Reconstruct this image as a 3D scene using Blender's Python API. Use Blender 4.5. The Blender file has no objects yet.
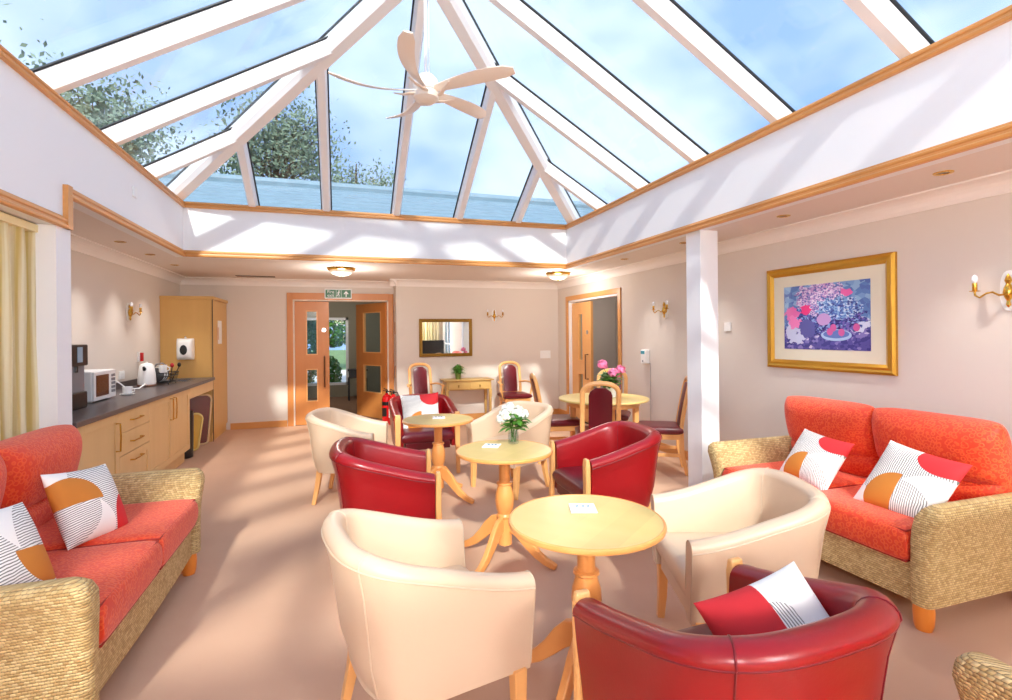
import bpy, bmesh, math, random
from mathutils import Vector, Matrix
PI = math.pi
random.seed(7)
S = bpy.context.scene
COL = S.collection

# ------------------------------------------------------------------ camera, sky, sun, exposure
YAW, ROLL, CAM_H = math.radians(17.808), math.radians(0.545), 1.46
cam_d = bpy.data.cameras.new('camera')
cam = bpy.data.objects.new('camera', cam_d); COL.objects.link(cam)
cam_d.sensor_fit = 'HORIZONTAL'; cam_d.sensor_width = 36
cam_d.lens = 36 * 515.1 / 1012
cam_d.shift_y = -(350 - 334.3) / 1012
cam_d.clip_start = 0.02; cam_d.clip_end = 300
cam.matrix_world = (Matrix.Translation((0, 0, CAM_H)) @ Matrix.Rotation(-YAW, 4, 'Z')
                    @ Matrix.Rotation(PI / 2, 4, 'X') @ Matrix.Rotation(-ROLL, 4, 'Z'))
S.camera = cam

def nd(nt, typ, **kw):
    n = nt.nodes.new(typ)
    for k, v in kw.items():
        setattr(n, k, v)
    return n

world = bpy.data.worlds.new('sky'); S.world = world; world.use_nodes = True
wt = world.node_tree; wt.nodes.clear()
wo = nd(wt, 'ShaderNodeOutputWorld'); wb = nd(wt, 'ShaderNodeBackground')
wc = nd(wt, 'ShaderNodeTexCoord'); wn = nd(wt, 'ShaderNodeTexNoise')
wn.inputs['Scale'].default_value = 2.6; wn.inputs['Detail'].default_value = 3.5; wn.inputs['Roughness'].default_value = .55
wm = nd(wt, 'ShaderNodeMapping'); wm.inputs['Scale'].default_value = (1, 1, 1.6); wm.inputs['Location'].default_value = (.35, .1, .2)
wr = nd(wt, 'ShaderNodeValToRGB')
wr.color_ramp.elements[0].position = .40; wr.color_ramp.elements[0].color = (.28, .41, .68, 1)
wr.color_ramp.elements[1].position = .62; wr.color_ramp.elements[1].color = (.60, .68, .82, 1)
wt.links.new(wc.outputs['Generated'], wm.inputs['Vector']); wt.links.new(wm.outputs[0], wn.inputs['Vector'])
wt.links.new(wn.outputs['Fac'], wr.inputs['Fac']); wt.links.new(wr.outputs[0], wb.inputs['Color'])
wb.inputs['Strength'].default_value = .62
wt.links.new(wb.outputs[0], wo.inputs['Surface'])

sun_d = bpy.data.lights.new('sun', 'SUN'); sun_d.energy = 1.8; sun_d.angle = math.radians(3.0); sun_d.color = (1, .93, .82)
sun = bpy.data.objects.new('sun', sun_d); COL.objects.link(sun)
sun.rotation_euler = Vector((.18, 1.0, -.73)).to_track_quat('-Z', 'Y').to_euler()

S.view_settings.view_transform = 'Standard'; S.view_settings.look = 'None'
S.view_settings.gamma = 1; S.view_settings.use_curve_mapping = False
S.view_settings.exposure = 1.6
S.cycles.use_denoising = True
S.cycles.max_bounces = 10; S.cycles.diffuse_bounces = 6; S.cycles.transparent_max_bounces = 24
S.cycles.sample_clamp_indirect = 8

# ------------------------------------------------------------------ materials
def lin(c):
    return tuple(((x / 255) / 12.92 if x / 255 <= .04045 else ((x / 255 + .055) / 1.055) ** 2.4) for x in c) + (1,)
MATS = {}
def mat(name, rgb, rough=.5, metal=0, bump=0, bscale=60, var=0, vscale=3, spec=.5, coat=0):
    """plain procedural material: base colour with optional mottling and bump"""
    if name in MATS: return MATS[name]
    m = bpy.data.materials.new(name); m.use_nodes = True; t = m.node_tree
    b = t.nodes['Principled BSDF']
    b.inputs['Base Color'].default_value = lin(rgb); b.inputs['Roughness'].default_value = rough
    b.inputs['Metallic'].default_value = metal; b.inputs['Specular IOR Level'].default_value = spec
    b.inputs['Coat Weight'].default_value = coat
    tc = nd(t, 'ShaderNodeTexCoord')
    if var:
        n = nd(t, 'ShaderNodeTexNoise'); n.inputs['Scale'].default_value = vscale; n.inputs['Detail'].default_value = 4
        mx = nd(t, 'ShaderNodeMix', data_type='RGBA')
        c = lin(rgb)
        mx.inputs['A'].default_value = tuple(x * (1 - var) for x in c[:3]) + (1,)
        mx.inputs['B'].default_value = tuple(min(1, x * (1 + var)) for x in c[:3]) + (1,)
        t.links.new(tc.outputs['Object'], n.inputs['Vector']); t.links.new(n.outputs['Fac'], mx.inputs['Factor'])
        t.links.new(mx.outputs['Result'], b.inputs['Base Color'])
    if bump:
        n = nd(t, 'ShaderNodeTexNoise'); n.inputs['Scale'].default_value = bscale; n.inputs['Detail'].default_value = 3
        bp = nd(t, 'ShaderNodeBump'); bp.inputs['Strength'].default_value = bump; bp.inputs['Distance'].default_value = .004
        t.links.new(tc.outputs['Object'], n.inputs['Vector']); t.links.new(n.outputs['Fac'], bp.inputs['Height'])
        t.links.new(bp.outputs[0], b.inputs['Normal'])
    MATS[name] = m
    return m

def wood(name, a, b_, stretch=(1, 1, .08), scale=18, rough=.35, blocks=0):
    if name in MATS: return MATS[name]
    m = bpy.data.materials.new(name); m.use_nodes = True; t = m.node_tree
    b = t.nodes['Principled BSDF']; b.inputs['Roughness'].default_value = rough
    tc = nd(t, 'ShaderNodeTexCoord'); mp = nd(t, 'ShaderNodeMapping'); mp.inputs['Scale'].default_value = stretch
    n = nd(t, 'ShaderNodeTexNoise'); n.inputs['Scale'].default_value = scale; n.inputs['Detail'].default_value = 5
    mx = nd(t, 'ShaderNodeMix', data_type='RGBA'); mx.inputs['A'].default_value = lin(a); mx.inputs['B'].default_value = lin(b_)
    t.links.new(tc.outputs['Object'], mp.inputs[0]); t.links.new(mp.outputs[0], n.inputs['Vector'])
    t.links.new(n.outputs['Fac'], mx.inputs['Factor'])
    out = mx.outputs['Result']
    if blocks:   # glued staves of slightly different tone
        mp2 = nd(t, 'ShaderNodeMapping'); mp2.inputs['Scale'].default_value = (blocks, .001, 1)
        sn = nd(t, 'ShaderNodeTexWhiteNoise', noise_dimensions='1D'); sx = nd(t, 'ShaderNodeSeparateXYZ')
        fl = nd(t, 'ShaderNodeMath', operation='FLOOR')
        t.links.new(tc.outputs['Object'], mp2.inputs[0]); t.links.new(mp2.outputs[0], sx.inputs[0])
        t.links.new(sx.outputs[0], fl.inputs[0]); t.links.new(fl.outputs[0], sn.inputs['W'])
        m2 = nd(t, 'ShaderNodeMix', data_type='RGBA', blend_type='MULTIPLY'); m2.inputs['Factor'].default_value = 1
        rr = nd(t, 'ShaderNodeMapRange'); rr.inputs['To Min'].default_value = .88; rr.inputs['To Max'].default_value = 1.0
        t.links.new(sn.outputs[0], rr.inputs[0]); t.links.new(out, m2.inputs['A']); t.links.new(rr.outputs[0], m2.inputs['B'])
        out = m2.outputs['Result']
    t.links.new(out, b.inputs['Base Color'])
    MATS[name] = m
    return m

def glass(name, tint=(.9, .97, 1), gloss=.06):
    if name in MATS: return MATS[name]
    m = bpy.data.materials.new(name); m.use_nodes = True; t = m.node_tree; t.nodes.clear()
    o = nd(t, 'ShaderNodeOutputMaterial'); tr = nd(t, 'ShaderNodeBsdfTransparent'); gl = nd(t, 'ShaderNodeBsdfGlossy')
    tr.inputs[0].default_value = tint + (1,); gl.inputs['Roughness'].default_value = .02
    lw = nd(t, 'ShaderNodeLayerWeight'); pw = nd(t, 'ShaderNodeMath', operation='POWER'); pw.inputs[1].default_value = 4
    fr = nd(t, 'ShaderNodeMath', operation='MULTIPLY_ADD'); fr.inputs[1].default_value = .35; fr.inputs[2].default_value = gloss * .4
    t.links.new(lw.outputs['Facing'], pw.inputs[0]); t.links.new(pw.outputs[0], fr.inputs[0])
    mx = nd(t, 'ShaderNodeMixShader')
    t.links.new(fr.outputs[0], mx.inputs[0]); t.links.new(tr.outputs[0], mx.inputs[1]); t.links.new(gl.outputs[0], mx.inputs[2])
    t.links.new(mx.outputs[0], o.inputs[0])
    MATS[name] = m
    return m

def wicker(name):
    m = bpy.data.materials.new(name); m.use_nodes = True; t = m.node_tree; L = t.links.new
    b = t.nodes['Principled BSDF']; b.inputs['Roughness'].default_value = .55
    tc = nd(t, 'ShaderNodeTexCoord'); sx = nd(t, 'ShaderNodeSeparateXYZ'); L(tc.outputs['Object'], sx.inputs[0])
    def M(op, a, b2=None):
        n = nd(t, 'ShaderNodeMath', operation=op)
        for i, v in enumerate((a, b2)):
            if v is None: continue
            if isinstance(v, (int, float)): n.inputs[i].default_value = v
            else: L(v, n.inputs[i])
        return n.outputs[0]
    along = M('ADD', sx.outputs[0], sx.outputs[1]); up = sx.outputs[2]
    row = M('MULTIPLY', up, 88.0); rowi = M('FLOOR', row); rowf = M('FRACT', row)
    shift = M('MULTIPLY', M('MODULO', rowi, 2.0), .5)
    col = M('ADD', M('MULTIPLY', along, 62.0), shift); colf = M('FRACT', col)
    w1 = M('SINE', M('MULTIPLY', rowf, PI)); w2 = M('SINE', M('MULTIPLY', colf, PI))
    hgt = M('MULTIPLY', M('POWER', w1, .6), M('ADD', M('MULTIPLY', M('POWER', w2, .7), .75), .25))
    wn_ = nd(t, 'ShaderNodeTexWhiteNoise', noise_dimensions='2D'); cb = nd(t, 'ShaderNodeCombineXYZ')
    L(rowi, cb.inputs[0]); L(M('FLOOR', col), cb.inputs[1]); L(cb.outputs[0], wn_.inputs['Vector'])
    rp = nd(t, 'ShaderNodeValToRGB'); L(wn_.outputs[0], rp.inputs[0])
    e = rp.color_ramp.elements; e[0].color = lin((188, 152, 96)); e[1].color = lin((224, 196, 140))
    x = e.new(.5); x.color = lin((208, 176, 118))
    mx = nd(t, 'ShaderNodeMix', data_type='RGBA'); mx.inputs['A'].default_value = lin((92, 62, 32)); L(rp.outputs[0], mx.inputs['B'])
    mr = nd(t, 'ShaderNodeMapRange'); mr.inputs['From Max'].default_value = .45; L(hgt, mr.inputs[0]); L(mr.outputs[0], mx.inputs['Factor'])
    L(mx.outputs['Result'], b.inputs['Base Color'])
    bp = nd(t, 'ShaderNodeBump'); bp.inputs['Strength'].default_value = .8; bp.inputs['Distance'].default_value = .006
    L(hgt, bp.inputs['Height']); L(bp.outputs[0], b.inputs['Normal'])
    MATS[name] = m
    return m

def jacquard(name, base, hi):
    """woven fabric with small raised rings"""
    m = bpy.data.materials.new(name); m.use_nodes = True; t = m.node_tree; L = t.links.new
    b = t.nodes['Principled BSDF']; b.inputs['Roughness'].default_value = .6; b.inputs['Sheen Weight'].default_value = .15
    tc = nd(t, 'ShaderNodeTexCoord')
    v = nd(t, 'ShaderNodeTexVoronoi', feature='F1'); v.inputs['Scale'].default_value = 44; L(tc.outputs['Object'], v.inputs['Vector'])
    r = nd(t, 'ShaderNodeValToRGB'); L(v.outputs['Distance'], r.inputs[0])
    e = r.color_ramp.elements; e[0].position = 0; e[0].color = (0, 0, 0, 1); e[1].position = 1; e[1].color = (0, 0, 0, 1)
    for p, c in ((.30, 0), (.40, 1), (.52, 1), (.62, 0)):
        x = e.new(p); x.color = (c, c, c, 1)
    mx = nd(t, 'ShaderNodeMix', data_type='RGBA'); mx.inputs['A'].default_value = lin(base); mx.inputs['B'].default_value = lin(hi)
    L(r.outputs[0], mx.inputs['Factor']); L(mx.outputs['Result'], b.inputs['Base Color'])
    bp = nd(t, 'ShaderNodeBump'); bp.inputs['Strength'].default_value = .4; bp.inputs['Distance'].default_value = .003
    L(r.outputs[0], bp.inputs['Height']); L(bp.outputs[0], b.inputs['Normal'])
    MATS[name] = m
    return m

def cushion_print(name, variant=0):
    m = bpy.data.materials.new(name); m.use_nodes = True; t = m.node_tree; L = t.links.new
    b = t.nodes['Principled BSDF']; b.inputs['Roughness'].default_value = .8
    uv = nd(t, 'ShaderNodeUVMap'); uv.uv_map = 'UVMap'; sx = nd(t, 'ShaderNodeSeparateXYZ'); L(uv.outputs[0], sx.inputs[0])
    U, V = sx.outputs[0], sx.outputs[1]
    def M(op, a, b2=None):
        n = nd(t, 'ShaderNodeMath', operation=op)
        for i, v in enumerate((a, b2)):
            if v is None: continue
            if isinstance(v, (int, float)): n.inputs[i].default_value = v
            else: L(v, n.inputs[i])
        return n.outputs[0]
    def circ(cx, cy, r):
        d = M('SQRT', M('ADD', M('POWER', M('ABSOLUTE', M('SUBTRACT', U, cx)), 2), M('POWER', M('ABSOLUTE', M('SUBTRACT', V, cy)), 2)))
        return M('LESS_THAN', d, r)
    AND = lambda a, b2: M('MULTIPLY', a, b2)
    NOT = lambda a: M('SUBTRACT', 1, a)
    def mix(fac, A, B):
        n = nd(t, 'ShaderNodeMix', data_type='RGBA')
        if isinstance(fac, (int, float)): n.inputs['Factor'].default_value = fac
        else: L(fac, n.inputs['Factor'])
        for k, v in (('A', A), ('B', B)):
            if isinstance(v, tuple): n.inputs[k].default_value = v
            else: L(v, n.inputs[k])
        return n.outputs['Result']
    ns = nd(t, 'ShaderNodeTexNoise'); ns.inputs['Scale'].default_value = 5; L(uv.outputs[0], ns.inputs['Vector'])
    ph = M('ADD', M('MULTIPLY', M('ADD', U, M('MULTIPLY', V, .12)), 240.0), M('MULTIPLY', ns.outputs['Fac'], 10.0))
    hatch = M('GREATER_THAN', M('SINE', ph), .30)
    white, grey, red, rust = lin((244, 240, 234)), lin((132, 127, 122)), lin((206, 38, 44)), lin((200, 122, 40))
    hat = mix(hatch, white, grey)
    if variant == 0:
        c = hat
        c = mix(AND(circ(1.02, -.02, .70), NOT(circ(.55, .02, .44))), c, white)
        c = mix(AND(NOT(circ(.42, .62, .50)), M('LESS_THAN', U, .45)), c, white)
        c = mix(AND(circ(.5, .17, .36), M('LESS_THAN', U, .5)), c, rust)
        c = mix(AND(circ(.78, .98, .31), NOT(M('LESS_THAN', U, .5))), c, red)
    else:
        q1 = AND(M('LESS_THAN', U, .5), M('GREATER_THAN', V, .5)); q2 = AND(M('GREATER_THAN', U, .5), M('LESS_THAN', V, .5))
        c = mix(AND(circ(.5, 0, .42), M('LESS_THAN', U, .5)), white, hat)
        c = mix(AND(circ(.5, .62, .16), M('GREATER_THAN', V, .5)), c, hat)
        c = mix(M('MAXIMUM', q1, q2), c, red)
    L(c, b.inputs['Base Color'])
    MATS[name] = m
    return m

def painting(name):
    m = bpy.data.materials.new(name); m.use_nodes = True; t = m.node_tree; L = t.links.new
    b = t.nodes['Principled BSDF']; b.inputs['Roughness'].default_value = .25
    uv = nd(t, 'ShaderNodeUVMap'); uv.uv_map = 'UVMap'; sx = nd(t, 'ShaderNodeSeparateXYZ'); L(uv.outputs[0], sx.inputs[0])
    U, V = sx.outputs[0], sx.outputs[1]
    def M(op, a, b2=None):
        n = nd(t, 'ShaderNodeMath', operation=op); n.use_clamp = op == 'MULTIPLY_ADD'
        for i, v in enumerate((a, b2)):
            if v is None: continue
            if isinstance(v, (int, float)): n.inputs[i].default_value = v
            else: L(v, n.inputs[i])
        return n.outputs[0]
    ns = nd(t, 'ShaderNodeTexNoise'); ns.inputs['Scale'].default_value = 15; ns.inputs['Detail'].default_value = 6; L(uv.outputs[0], ns.inputs['Vector'])
    def ell(cx, cy, rx, ry, soft=.35):
        d = M('SQRT', M('ADD', M('POWER', M('DIVIDE', M('ABSOLUTE', M('SUBTRACT', U, cx)), rx), 2), M('POWER', M('DIVIDE', M('ABSOLUTE', M('SUBTRACT', V, cy)), ry), 2)))
        d = M('ADD', d, M('MULTIPLY', M('SUBTRACT', ns.outputs['Fac'], .5), soft * 3))
        return M('LESS_THAN', d, 1)
    def mix(f, A, B):
        n = nd(t, 'ShaderNodeMix', data_type='RGBA'); L(f, n.inputs['Factor'])
        for k, v in (('A', A), ('B', B)):
            if isinstance(v, tuple): n.inputs[k].default_value = v
            else: L(v, n.inputs[k])
        return n.outputs['Result']
    def dabs(scale, stops):
        v = nd(t, 'ShaderNodeTexVoronoi'); v.inputs['Scale'].default_value = scale; L(uv.outputs[0], v.inputs['Vector'])
        s2 = nd(t, 'ShaderNodeSeparateColor'); L(v.outputs['Color'], s2.inputs[0])
        r = nd(t, 'ShaderNodeValToRGB'); r.color_ramp.interpolation = 'CONSTANT'; L(s2.outputs[0], r.inputs[0])
        e = r.color_ramp.elements; e[0].color = lin(stops[0][1]); e[1].position = stops[1][0]; e[1].color = lin(stops[1][1])
        for p, c in stops[2:]:
            x = e.new(p); x.color = lin(c)
        return r.outputs[0]
    sky = dabs(16, [(0, (92, 128, 190)), (.3, (120, 158, 208)), (.6, (84, 112, 180)), (.8, (140, 178, 216))])
    cloth = dabs(26, [(0, (64, 62, 136)), (.4, (84, 78, 156)), (.74, (128, 120, 190)), (.92, (200, 194, 226))])
    c = mix(M('LESS_THAN', V, .33), sky, cloth)
    c = mix(ell(.16, .30, .13, .22), c, lin((196, 202, 232)))
    c = mix(ell(.88, .38, .12, .12), c, lin((206, 214, 240)))
    leaf = dabs(46, [(0, (60, 74, 150)), (.35, (46, 40, 110)), (.6, (110, 96, 180)), (.8, (132, 160, 214))])
    c = mix(ell(.50, .50, .45, .28), c, leaf)
    bl = dabs(56, [(0, (206, 184, 222)), (.25, (150, 130, 196)), (.45, (228, 214, 234)), (.62, (84, 90, 160)), (.8, (186, 140, 196))])
    c = mix(ell(.46, .78, .30, .26, .5), c, bl)
    c = mix(ell(.66, .62, .26, .16, .6), c, dabs(50, [(0, (126, 166, 214)), (.3, (80, 110, 184)), (.6, (190, 208, 234)), (.8, (60, 70, 140))]))
    for x, y, rx, ry, col in ((.10, .56, .09, .11, (226, 110, 176)), (.14, .42, .08, .10, (236, 130, 190)), (.29, .62, .06, .08, (222, 48, 124)), (.76, .84, .05, .06, (222, 96, 168))):
        c = mix(ell(x, y, rx, ry, 1.0), c, lin(col))
    c = mix(ell(.30, .32, .10, .14, .25), c, lin((84, 84, 158)))
    c = mix(ell(.50, .46, .08, .09, .15), c, lin((190, 150, 205)))
    c = mix(ell(.64, .22, .17, .085, .04), c, lin((170, 196, 232)))
    c = mix(ell(.64, .235, .145, .06, .04), c, lin((96, 120, 190)))
    for x, y in ((.57, .27), (.61, .33), (.70, .26), (.86, .33)):
        c = mix(ell(x, y, .035, .055, .04), c, lin((200, 92, 158)))
    L(c, b.inputs['Base Color'])
    MATS[name] = m
    return m

WALL = mat('wall_paint', (218, 208, 198), .85, bump=.05, bscale=200)
WALLW = mat('white_paint', (238, 239, 241), .8, bump=.03, bscale=150)
CEIL = mat('ceiling_paint', (228, 218, 210), .85)
COVE = mat('cornice_paint', (236, 228, 222), .7)
CARPET = mat('carpet', (208, 168, 140), .95, bump=.5, bscale=420, var=.06, vscale=2.2, spec=.1)
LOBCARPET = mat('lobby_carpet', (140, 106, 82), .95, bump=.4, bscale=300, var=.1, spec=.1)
TRIM = wood('trim_oak', (200, 136, 72), (222, 162, 96), (1, .06, 1), 22)
TRIMX = wood('trim_oak_x', (200, 136, 72), (222, 162, 96), (.06, 1, 1), 22)
DOORW = wood('door_veneer', (196, 120, 58), (214, 144, 78), (1, 1, .1), 8)
BEECH = wood('beech', (228, 162, 94), (242, 186, 120), (1, 1, .2), 14, .32)
BEECHO = wood('beech_dark', (226, 146, 76), (238, 168, 98), (1, 1, .2), 14, .3)
TOP = wood('table_laminate', (216, 186, 112), (228, 202, 134), (.1, 1, 1), 9, .32, blocks=9)
CAB = wood('cabinet_maple', (212, 174, 118), (226, 190, 136), (1, 1, .1), 10, .4)
CABT = wood('cabinet_tall', (206, 160, 88), (218, 174, 104), (1, 1, .08), 10, .4)
PINE = wood('console_pine', (188, 148, 82), (208, 170, 102), (.2, 1, 1), 12, .45)
SLATE = mat('worktop_slate', (84, 74, 74), .32, var=.2, vscale=60)
CREAM = mat('cream_leather', (212, 184, 156), .38, bump=.06, bscale=90, var=.02)
RED = mat('burgundy_leather', (140, 13, 20), .3, bump=.06, bscale=90, var=.05)
REDF = mat('burgundy_seat', (100, 12, 28), .32, bump=.05, bscale=90)
PIPE_C = mat('cream_piping', (206, 182, 156), .4)
PIPE_R = mat('burgundy_piping', (112, 14, 26), .35)
WICK = wicker('wicker')
SOFA = jacquard('coral_jacquard', (216, 54, 14), (228, 84, 32))
PIPE_S = mat('coral_piping', (160, 36, 26), .7)
PR0 = cushion_print('cushion_print'); PR1 = cushion_print('cushion_print_red', 1)
GOLD = mat('gold_frame', (206, 156, 58), .3, metal=.75, bump=.2, bscale=60)
BRASS = mat('brass', (220, 176, 78), .2, metal=.95)
OGOLD = mat('antique_gold', (160, 124, 52), .4, metal=.6, bump=.6, bscale=90)
WHITE = mat('white_plastic', (240, 240, 238), .3)
UPVC = mat('white_frame', (240, 238, 238), .38)
FANM = mat('fan_cream', (232, 218, 204), .35)
BLACK = mat('black_plastic', (22, 22, 24), .3)
DARK = mat('dark_gasket', (36, 42, 48), .5)
STEEL = mat('steel', (200, 202, 206), .22, metal=.9)
GREY = mat('grey_plastic', (128, 130, 134), .35)
LEAF = mat('leaf_green', (70, 118, 36), .45, var=.35, vscale=9)
LEAF2 = mat('tree_leaf', (124, 140, 116), .7, var=.3, vscale=3)
BARK = mat('bark', (96, 84, 70), .9)
PETW = mat('white_petal', (228, 228, 218), .6)
PETP = mat('pink_petal', (238, 122, 164), .6, var=.2, vscale=40)
GLASS = glass('window_glass'); ROOFGL = glass('roof_glass', (.90, .95, .98))
MIRROR = mat('mirror_silver', (235, 238, 238), .01, metal=1)
BULB = mat('frosted_bulb', (240, 240, 244), .2)
EXR = mat('extinguisher_red', (206, 20, 26), .25)
SIGNG = mat('sign_green', (20, 104, 60), .4)
BROWN = mat('brown_tray', (112, 44, 22), .35)
YELL = mat('yellow_tray', (228, 176, 60), .4)

# ------------------------------------------------------------------ mesh helpers
class MB:
    def __init__(s): s.v = []; s.f = []; s.mi = []; s.cur = 0; s.sm = []; s.smooth = False
    def add(s, vs, fs, smooth=None):
        o = len(s.v); s.v += [tuple(p) for p in vs]
        for f in fs:
            s.f.append(tuple(i + o for i in f)); s.mi.append(s.cur); s.sm.append(s.smooth if smooth is None else smooth)
        return s
    def box(s, x0, x1, y0, y1, z0, z1):
        x0, x1 = sorted((x0, x1)); y0, y1 = sorted((y0, y1)); z0, z1 = sorted((z0, z1))
        v = [(x, y, z) for z in (z0, z1) for y in (y0, y1) for x in (x0, x1)]
        return s.add(v, [(0, 2, 3, 1), (4, 5, 7, 6), (0, 1, 5, 4), (2, 6, 7, 3), (0, 4, 6, 2), (1, 3, 7, 5)], False)
    def rings(s, rings, closed=True, cap=True, smooth=True, loop=False):
        """rings: list of equally long point lists; closed: each ring is a closed loop; loop: last ring joins first"""
        n = len(rings[0]); vs = [p for r in rings for p in r]; fs = []
        m = len(rings); R = m if loop else m - 1
        for i in range(R):
            a = i * n; b = ((i + 1) % m) * n
            for j in range(n if closed else n - 1):
                k = (j + 1) % n
                fs.append((a + j, a + k, b + k, b + j))
        s.add(vs, fs, smooth)
        if cap and closed and not loop:
            o = len(s.v) - len(vs)
            for idx in (tuple(range(n - 1, -1, -1)), tuple(range((m - 1) * n, m * n))):
                s.f.append(tuple(i + o for i in idx)); s.mi.append(s.cur); s.sm.append(False)
        return s
    def tube(s, pts, r, n=8, cap=True, loop=False, flat=None):
        P = [Vector(p) for p in pts]; rs = r if isinstance(r, (list, tuple)) else [r] * len(P)
        rings = []; up = None
        for i, p in enumerate(P):
            a = P[i - 1] if (i > 0 or loop) else P[i]; b = P[(i + 1) % len(P)] if (i < len(P) - 1 or loop) else P[i]
            t = (b - a).normalized()
            if up is None:
                up = Vector((0, 0, 1)) if abs(t.z) < .9 else Vector((1, 0, 0))
            x = t.cross(up)
            if x.length < 1e-5: x = t.orthogonal()
            x.normalize(); y = x.cross(t).normalized(); up = y
            rx, ry = (rs[i], rs[i]) if flat is None else (rs[i] * flat[0], rs[i] * flat[1])
            rings.append([p + x * math.cos(2 * PI * k / n) * rx + y * math.sin(2 * PI * k / n) * ry for k in range(n)])
        return s.rings(rings, cap=cap, loop=loop)
    def lathe(s, prof, c=(0, 0, 0), n=24, cap=True, axis='z'):
        rings = []
        for r, z in prof:
            ring = []
            for k in range(n):
                a = 2 * PI * k / n; x, y = r * math.cos(a), r * math.sin(a)
                q = {'z': (x, y, z), 'x': (z, x, y), 'y': (y, z, x)}[axis]
                ring.append((c[0] + q[0], c[1] + q[1], c[2] + q[2]))
            rings.append(ring)
        return s.rings(rings, cap=cap)
    def ribbon(s, pts, wx, th, plane_x=(1, 0, 0)):
        """rectangular bar swept along pts; width along plane_x, thickness across"""
        X = Vector(plane_x).normalized(); rings = []; P = [Vector(p) for p in pts]
        for i, p in enumerate(P):
            t = (P[min(i + 1, len(P) - 1)] - P[max(i - 1, 0)]).normalized(); y = t.cross(X).normalized()
            w = wx[i] if isinstance(wx, (list, tuple)) else wx; h = th[i] if isinstance(th, (list, tuple)) else th
            rings.append([p + X * a * w / 2 + y * b * h / 2 for a, b in ((-1, -1), (1, -1), (1, 1), (-1, 1))])
        return s.rings(rings, smooth=False)
    def ball(s, c, r, n=12, sq=(1, 1, 1)):
        m = n // 2
        prof = [[(c[0] + r * sq[0] * math.sin(PI * max(.02, min(.98, i / m))) * math.cos(2 * PI * k / n),
                  c[1] + r * sq[1] * math.sin(PI * max(.02, min(.98, i / m))) * math.sin(2 * PI * k / n),
                  c[2] - r * sq[2] * math.cos(PI * max(.02, min(.98, i / m)))) for k in range(n)] for i in range(m + 1)]
        return s.rings(prof)
    def prism(s, poly, d):
        """extrude planar polygon (3-D points) by vector d"""
        n = len(poly); D = Vector(d); a = [Vector(p) for p in poly]; b = [p + D for p in a]
        return s.add(a + b, [tuple(range(n - 1, -1, -1)), tuple(range(n, 2 * n))] + [(i, (i + 1) % n, (i + 1) % n + n, i + n) for i in range(n)], False)
    def puff(s, w, d, h, p=6, e=.35, n=22, pinch=0, crease=None, M=None, rc=0):
        """soft cushion in the XY plane, thickness along Z, UV from xy"""
        M = M or Matrix.Identity(4)
        def tx(u): return math.copysign(abs(u) ** .8, u)
        top = []; bot = []
        for i in range(n + 1):
            for j in range(n + 1):
                u = math.sin(PI / 2 * (2 * i / n - 1)); v = math.sin(PI / 2 * (2 * j / n - 1))
                t = (max(0, 1 - abs(u) ** p) * max(0, 1 - abs(v) ** p)) ** e
                if crease is not None:
                    t *= 1 - .30 * math.exp(-((v - crease) / .09) ** 2)
                x = u * w / 2 * (1 - pinch * (1 - v * v)) * (1 - rc * abs(v) ** 7); y = v * d / 2 * (1 - pinch * (1 - u * u)) * (1 - rc * abs(u) ** 7)
                top.append(M @ Vector((x, y, h / 2 * t))); bot.append(M @ Vector((x, y, -h / 2 * t)))
        N = n + 1; o = len(s.v); fs = []
        for i in range(n):
            for j in range(n):
                a = i * N + j; q = (a, a + N, a + N + 1, a + 1)
                fs.append(q); fs.append(tuple(x + N * N for x in reversed(q)))
        s.add(top + bot, fs, True)
        s.uvn = (n, N, o)
        return s
    def build(s, name, m, parent=None, bevel=0, uvxy=None, weld=0, loc=None, rotz=0, sharp=35, solid=0):
        me = bpy.data.meshes.new(name); me.from_pydata(s.v, [], s.f)
        ms = m if isinstance(m, (list, tuple)) else [m]
        for x in ms: me.materials.append(x)
        me.polygons.foreach_set('material_index', s.mi); me.polygons.foreach_set('use_smooth', s.sm)
        if uvxy:
            x0, x1, y0, y1, ax, ay = uvxy; uvl = me.uv_layers.new(name='UVMap')
            for lp in me.loops:
                c = me.vertices[lp.vertex_index].co
                uvl.data[lp.index].uv = ((c[ax] - x0) / (x1 - x0), (c[ay] - y0) / (y1 - y0))
        bm = bmesh.new(); bm.from_mesh(me)
        if weld: bmesh.ops.remove_doubles(bm, verts=bm.verts, dist=weld)
        bmesh.ops.recalc_face_normals(bm, faces=bm.faces)
        bm.to_mesh(me); bm.free()
        if any(s.sm) and hasattr(me, 'set_sharp_from_angle'): me.set_sharp_from_angle(angle=math.radians(sharp))
        ob = bpy.data.objects.new(name, me); COL.objects.link(ob)
        if parent: ob.parent = parent
        if loc: ob.location = loc
        if rotz: ob.rotation_euler = (0, 0, rotz)
        if bevel:
            b = ob.modifiers.new('bevel', 'BEVEL'); b.width = bevel; b.segments = 2; b.limit_method = 'ANGLE'; b.angle_limit = math.radians(40)
        return ob

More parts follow.
